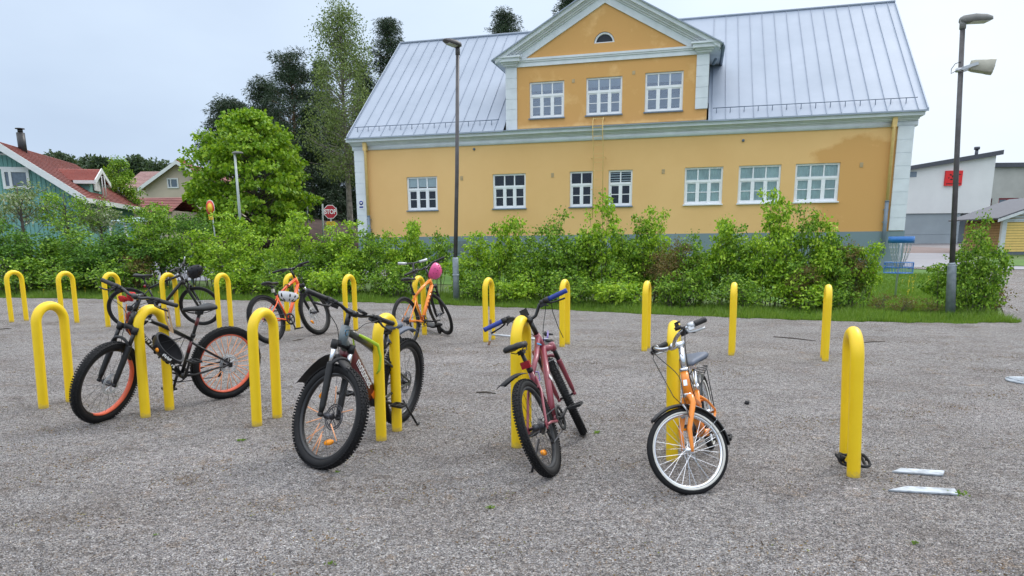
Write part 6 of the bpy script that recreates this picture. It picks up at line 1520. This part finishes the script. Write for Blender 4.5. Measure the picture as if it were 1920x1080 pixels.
# ------------------------------------------------------------------ trees
def T_(px, Y, base_py=None): g = at(px, 440, Y); return Vector((g.x, Y, gz(g.x, Y)))
def hgt(px, py, Y): return at(px, py, Y).z-T_(px, Y).z
def place_tree(px, top, bot, wpx, Y, nm, label, mat, bark, seed, grp=None, cat='tree', **kw):
    p = T_(px, Y); h = hgt(px, top, Y); hb_ = at(px, bot, Y).z-p.z; cw = wpx/1345*Y*1.0
    o = tree_obj(nm, p, h, kw.pop('tr', .16), kw.pop('th', max(.5, hb_*.8)), cw, h-hb_, mat, bark, seed, **kw); tag(o, label, cat, grp); return o
place_tree(482, 214, 436, 224, 38, 'maple_tree', 'bright green round-crowned maple left of the dark pines', 'leaf_maple', 'bark', 11, clumps=270, per=105, leaf=.17, aspect=.85, clump=.50, flat=.5, tr=.22, hollow=.5, shape='dome')
place_tree(658, 12, 335, 158, 42, 'birch_tree', 'tall airy birch with thin pale foliage next to the yellow house', 'leaf_birch', 'barkbirch', 12, clumps=320, per=66, leaf=.10, aspect=.7, clump=.60, flat=1.1, tr=.20, th=4.5, shape='oval')
for i, (px, top, bot, w, Y, lb) in enumerate(((450, 188, 320, 130, 54, 'dark pine standing behind the left side of the maple'), (515, 150, 340, 125, 56, 'dark pine between the maple and the birch'), (565, 100, 340, 135, 52, 'tallest dark pine directly left of the birch'),
        (742, 36, 260, 98, 62, 'dark pine top rising behind the left roof corner of the yellow house'), (950, 24, 110, 66, 62, 'pine top showing above the roof ridge left of the gable'), (1068, -8, 60, 60, 62, 'pine top half hidden behind the left slope of the gable'))):
    place_tree(px, top, bot, w, Y, 'pine_tree', lb, 'needle', 'barkpine', 20+i, 'dark pines', clumps=130 if i < 4 else 60, per=165, leaf=.26, aspect=.16, clump=.62, flat=.45, tr=.22, shape='pine', twig=.16)
for i, (px, top, bot, w, Y, lb) in enumerate(((592, 205, 440, 150, 50, 'dark spruce filling the gap left of the stop sign'), (640, 190, 440, 110, 53, 'dark spruce behind the stop sign'), (692, 170, 440, 110, 56, 'dark spruce touching the left wall of the yellow house'), (535, 235, 440, 140, 47, 'dark spruce behind the right side of the maple'), (618, 118, 440, 120, 60, 'tall dark spruce showing through the left side of the birch'), (694, 120, 440, 110, 62, 'tall dark spruce showing right of the birch'))):
    place_tree(px, top, bot, w, Y, 'spruce_tree', lb, 'needle', 'bark', 30+i, 'dark spruces', clumps=240, per=110, leaf=.24, aspect=.2, clump=.55, flat=.4, tr=.18, shape='cone', branch=False, th=.5)
place_tree(236, 298, 425, 78, 38, 'fruit_tree', 'slender green tree between the turquoise and cream houses', 'leaf_mid', 'bark', 41, clumps=70, per=90, leaf=.10, clump=.34, tr=.10, shape='oval')
for i, (px, top, bot, w, Y, lb, mt) in enumerate(((45, 332, 440, 110, 24, 'blossoming apple tree in front of the turquoise gable window', 'blossom'), (128, 352, 440, 120, 25, 'sparse apple tree in front of the turquoise wall, right of the window', 'leaf_mid'), (190, 372, 440, 80, 26, 'small apple tree below the dormer of the turquoise house', 'blossom'), (285, 380, 440, 100, 27, 'low leafy tree in front of the red-roofed outbuilding', 'leaf_mid'), (360, 402, 440, 90, 27, 'low leafy tree behind the hedge left of the round sign', 'leaf_dark'))):
    place_tree(px, top, bot, w, Y, 'apple_tree', lb, mt, 'bark', 50+i, 'small garden trees', clumps=46, per=44, leaf=.085, clump=.26, tr=.08, shape='round', th=.7, hollow=.3)
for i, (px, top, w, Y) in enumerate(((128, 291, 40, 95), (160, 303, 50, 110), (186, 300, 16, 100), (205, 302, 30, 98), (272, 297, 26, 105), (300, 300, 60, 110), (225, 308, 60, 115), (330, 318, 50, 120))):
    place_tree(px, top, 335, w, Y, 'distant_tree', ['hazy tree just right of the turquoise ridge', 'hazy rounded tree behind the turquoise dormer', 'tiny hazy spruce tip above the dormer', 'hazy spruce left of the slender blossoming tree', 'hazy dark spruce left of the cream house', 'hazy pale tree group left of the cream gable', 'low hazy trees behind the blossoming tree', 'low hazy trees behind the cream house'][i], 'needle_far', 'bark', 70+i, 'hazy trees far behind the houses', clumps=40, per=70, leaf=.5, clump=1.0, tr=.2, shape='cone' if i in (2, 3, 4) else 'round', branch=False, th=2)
# dark bank under the pines
def bank():
    b = MB(); n = 16; secs = []
    a, c = at(545, 440, 44), at(700, 440, 44)
    for i in range(n+1):
        t = i/n; x = a.x-6+(c.x-a.x+12)*t; hh = 1.5+.5*math.sin(t*7)+.2*math.sin(t*19); z = gz(x, 44)-.3
        secs.append([Vector((x, 40, z)), Vector((x, 42.5, z+hh*.65)), Vector((x, 45, z+hh)), Vector((x, 52, z+hh*1.25)), Vector((x, 60, z))])
    b.loft(secs, close=False); tag(b.build('earth_bank', 'forestfloor'), kind='structure')
bank()
for i, (px, bot, top, w_) in enumerate(((604, 425, 382, .05), (540, 405, 375, .05), (575, 405, 370, .04))):
    p = at(px, bot, 40); b = MB(); b.tube([p-Vector((0, 0, 1.2)), at(px+.5, top, 40)], w_, 6); tag(b.build('thin_post', 'galvlight'), ['pale thin post just left of the stop sign', 'pale thin post at the maple right edge, left of two', 'pale thin post at the maple right edge, right of two'][i], 'post', 'thin pale posts under the trees')

# ------------------------------------------------------------------ the hedge: separate many-stemmed shrubs
PROT = {}
def proto(key, *a, **k):
    root = empty('hedge_shrub', (0, 0, 0)); shrub_proto(*a, parent=root, **k); PROT[key] = [root, False]
proto('lime1', 101, 1.9, 1.35, 17, 26, 'leaf_lime'); proto('lime2', 102, 1.9, 1.3, 15, 26, 'leaf_lime', leaf=.08)
proto('mid1', 103, 1.9, 1.4, 17, 25, 'leaf_mid'); proto('mid2', 104, 1.9, 1.3, 15, 24, 'leaf_mid', low=.25)
proto('dark1', 105, 1.9, 1.5, 20, 28, 'leaf_dark', leaf=.065); proto('dark2', 106, 1.9, 1.5, 19, 28, 'leaf_dark', leaf=.07)
proto('open1', 107, 1.9, 1.3, 12, 19, 'leaf_mid', low=.45, leaf=.085); proto('open2', 108, 1.9, 1.3, 11, 20, 'leaf_lime', low=.42, leaf=.09)
proto('dry1', 109, 1.9, 1.2, 17, 20, 'leaf_dry', leaf=.055, low=.1)
proto('lowdry', 112, .6, .9, 9, 9, 'leaf_dry', leaf=.05, low=.05)
proto('low1', 110, .9, 1.3, 15, 18, 'leaf_mid', leaf=.07, low=.05)
proto('lowlime', 111, .9, 1.3, 15, 18, 'leaf_lime', leaf=.08, low=.05)
def shrub(px, base, top, wpx, key, label, grp='shrubs of the hedge', rot=None, dep=1.0):
    root, used = PROT[key]; g = G(px, base); h = at(px, top+(12 if px < 400 else 4), g.y).z-g.z; w = wpx/1345*g.y
    if used: root = copy_tree(root)
    else: PROT[key][1] = True
    h0 = 1.9 if not key.startswith('low') else (.6 if key == 'lowdry' else .9)
    root.location = (g.x, g.y, gz(g.x, g.y)-.02); sw = w/1.35; root.scale = (sw, min(1.25, max(.8, sw))*dep, h/h0*1.02)
    root.rotation_euler = (0, 0, rot if rot is not None else random.random()*6.28); tag(root, label, 'shrub', grp)
HEDGE = [(12, 540, 385, 130, 'dark1'), (75, 541, 412, 130, 'dark2'), (135, 542, 408, 130, 'mid1'), (195, 543, 420, 120, 'dark1'), (252, 543, 400, 120, 'dark2'), (305, 540, 375, 115, 'mid2'), (352, 538, 415, 100, 'open1'),
 (405, 540, 418, 90, 'open2'), (440, 546, 405, 110, 'lime1'), (500, 547, 428, 115, 'lime2'), (565, 549, 402, 105, 'lime1'), (618, 550, 436, 100, 'mid2'), (655, 551, 420, 110, 'lime1'), (705, 553, 410, 90, 'open1'), (742, 553, 432, 90, 'lime2'), (772, 555, 398, 72, 'open2'), (820, 556, 415, 75, 'open1'),
 (895, 560, 440, 110, 'lime1'), (942, 562, 392, 92, 'open2'), (1000, 564, 432, 110, 'mid1'), (1050, 566, 400, 110, 'mid1'), (1128, 568, 368, 110, 'lime2'), (1085, 567, 412, 100, 'open1'), (1180, 570, 402, 100, 'mid2'), (1222, 571, 398, 90, 'lime1'), (1268, 572, 442, 90, 'dry1'), (1300, 573, 440, 100, 'mid1'),
 (1345, 575, 392, 88, 'open2'), (1392, 576, 420, 110, 'mid2'), (1438, 578, 368, 112, 'lime1'), (1492, 579, 392, 108, 'mid1'), (1540, 580, 398, 100, 'lime2'), (1572, 581, 412, 78, 'open1'), (1588, 582, 450, 66, 'dry1'), (1236, 574, 462, 80, 'dry1'), (1508, 583, 490, 80, 'dry1'), (262, 547, 462, 90, 'dry1'), (1614, 583, 440, 66, 'open2')]
DESC = {'dark': 'dense deep green', 'lime': 'bright fresh green', 'mid': 'mid green', 'open': 'leggy open', 'dry': 'reddish brown-leaved'}
ORD = 'first second third fourth fifth sixth seventh eighth ninth tenth eleventh twelfth thirteenth fourteenth fifteenth sixteenth seventeenth eighteenth nineteenth twentieth'.split()
def ordn(i): return ORD[i] if i < 20 else (['twenty-first', 'twenty-second', 'twenty-third', 'twenty-fourth', 'twenty-fifth', 'twenty-sixth', 'twenty-seventh', 'twenty-eighth', 'twenty-ninth', 'thirtieth', 'thirty-first', 'thirty-second', 'thirty-third', 'thirty-fourth', 'thirty-fifth', 'thirty-sixth', 'thirty-seventh', 'thirty-eighth', 'thirty-ninth', 'fortieth'][i-20])
for i, (px, b_, t_, w_, k_) in enumerate(sorted(HEDGE)):
    k0 = k_.rstrip('12'); shrub(px, b_, t_, w_, k_, '%s shrub of the hedge, %s from the left end' % (DESC[k0], ordn(i)))
# low undergrowth in front of and between them
LOW = [(30, 549, 470, 150, 'low1'), (130, 550, 480, 150, 'low1'), (222, 551, 470, 130, 'low1'), (455, 556, 490, 120, 'lowlime'), (545, 557, 480, 120, 'low1'), (640, 558, 480, 120, 'lowlime'), (735, 560, 490, 110, 'low1'), (900, 567, 500, 110, 'low1'), (985, 570, 505, 120, 'lowlime'),
       (1075, 573, 500, 130, 'low1'), (1165, 576, 505, 130, 'lowlime'), (1270, 578, 500, 120, 'low1'), (1390, 582, 512, 130, 'low1'), (1490, 584, 505, 130, 'lowlime'), (1560, 585, 520, 110, 'low1')]
for i, (px, b_, t_, w_, k_) in enumerate(LOW): shrub(px, b_, t_, w_, k_, 'low %s shrub at the foot of the hedge, %s from the left' % ('bright green' if 'lime' in k_ else 'dark green', ordn(i)), 'low shrubs at the foot of the hedge')
shrub(1690, 588, 548, 60, 'lowdry', 'small reddish brown shrub in front of the disc golf basket', 'scattered small shrubs')
shrub(1655, 587, 545, 55, 'lowdry', 'small reddish brown shrub at the right end of the hedge', 'scattered small shrubs')
shrub(1745, 590, 552, 50, 'lowdry', 'small brownish shrub right of the disc golf basket pole', 'scattered small shrubs')
shrub(1826, 590, 408, 82, 'mid1', 'tall green bush growing right beside the right lamp post', 'bushes round the right lamp post')
shrub(1818, 592, 495, 96, 'low1', 'low green bush at the foot of the right lamp post', 'bushes round the right lamp post')
shrub(1768, 588, 455, 34, 'open1', 'thin leggy bush left of the right lamp post', 'bushes round the right lamp post')
shrub(1860, 585, 522, 44, 'lowdry', 'yellowish brown bush right of the right lamp post', 'bushes round the right lamp post')

# ------------------------------------------------------------------ world, sun, view
wd = bpy.data.worlds.new('World'); scene.world = wd; wd.use_nodes = True; nt = wd.node_tree; bg = nt.nodes['Background']
sunaz, sunel = rad(48), rad(46)      # azimuth from +Y toward +X
sky = nt.nodes.new('ShaderNodeTexSky'); sky.sky_type = 'NISHITA'; sky.sun_disc = False; sky.sun_elevation = sunel; sky.sun_rotation = sunaz; sky.air_density = 1.2; sky.dust_density = 3
tc = nt.nodes.new('ShaderNodeTexCoord'); sx = nt.nodes.new('ShaderNodeSeparateXYZ'); L(nt, tc.outputs['Generated'], sx.inputs[0])
grad = ramp(nt, sx.outputs['Z'], [(0, (4.7, 5.75, 7.3)), (.12, (4.8, 5.9, 7.5)), (.32, (6.1, 7.2, 8.7)), (.5, (11.5, 12.4, 13.8)), (1, (18.5, 19.2, 20.3))])
n1 = nt.nodes.new('ShaderNodeTexNoise'); n1.inputs['Scale'].default_value = 2.2; n1.inputs['Detail'].default_value = 5; n1.inputs['Roughness'].default_value = .5
mp = nt.nodes.new('ShaderNodeMapping'); mp.inputs['Scale'].default_value = (1, 1, 2.6); L(nt, tc.outputs['Generated'], mp.inputs[0]); L(nt, mp.outputs[0], n1.inputs['Vector'])
cl = ramp(nt, n1.outputs['Fac'], [(.3, (.90, .91, .93)), (.7, (1.10, 1.09, 1.07))])
cc = mixc(nt, 1.0, grad, cl, 'MULTIPLY')
# bright thin cloud toward the sun
gd = ray(1830, 150).normalized(); vd = nt.nodes.new('ShaderNodeVectorMath'); vd.operation = 'DOT_PRODUCT'; nv = nt.nodes.new('ShaderNodeVectorMath'); nv.operation = 'NORMALIZE'
L(nt, tc.outputs['Generated'], nv.inputs[0]); L(nt, nv.outputs[0], vd.inputs[0]); vd.inputs[1].default_value = gd
gl = ramp(nt, vd.outputs['Value'], [(.80, (0, 0, 0)), (.93, (.5, .5, .4)), (.985, (1.7, 1.6, 1.2)), (1, (2.6, 2.3, 1.6))])
cc = mixc(nt, 1.0, cc, gl, 'ADD')
fin = mixc(nt, .94, sky.outputs['Color'], cc)
L(nt, fin, bg.inputs['Color']); bg.inputs['Strength'].default_value = .10
sd = bpy.data.lights.new('sun', 'SUN'); sd.energy = 1.1; sd.angle = rad(14); sd.color = (1, .96, .90); so = bpy.data.objects.new('sun', sd); COL.objects.link(so)
dv = Vector((math.sin(sunaz)*math.cos(sunel), math.cos(sunaz)*math.cos(sunel), math.sin(sunel))); so.rotation_euler = dv.to_track_quat('Z', 'Y').to_euler()
scene.view_settings.view_transform = 'Standard'; scene.view_settings.look = 'None'; scene.view_settings.exposure = 0.32; scene.view_settings.gamma = 1
scene.cycles.max_bounces = 6; scene.cycles.transparent_max_bounces = 8; scene.cycles.diffuse_bounces = 3; scene.cycles.glossy_bounces = 3
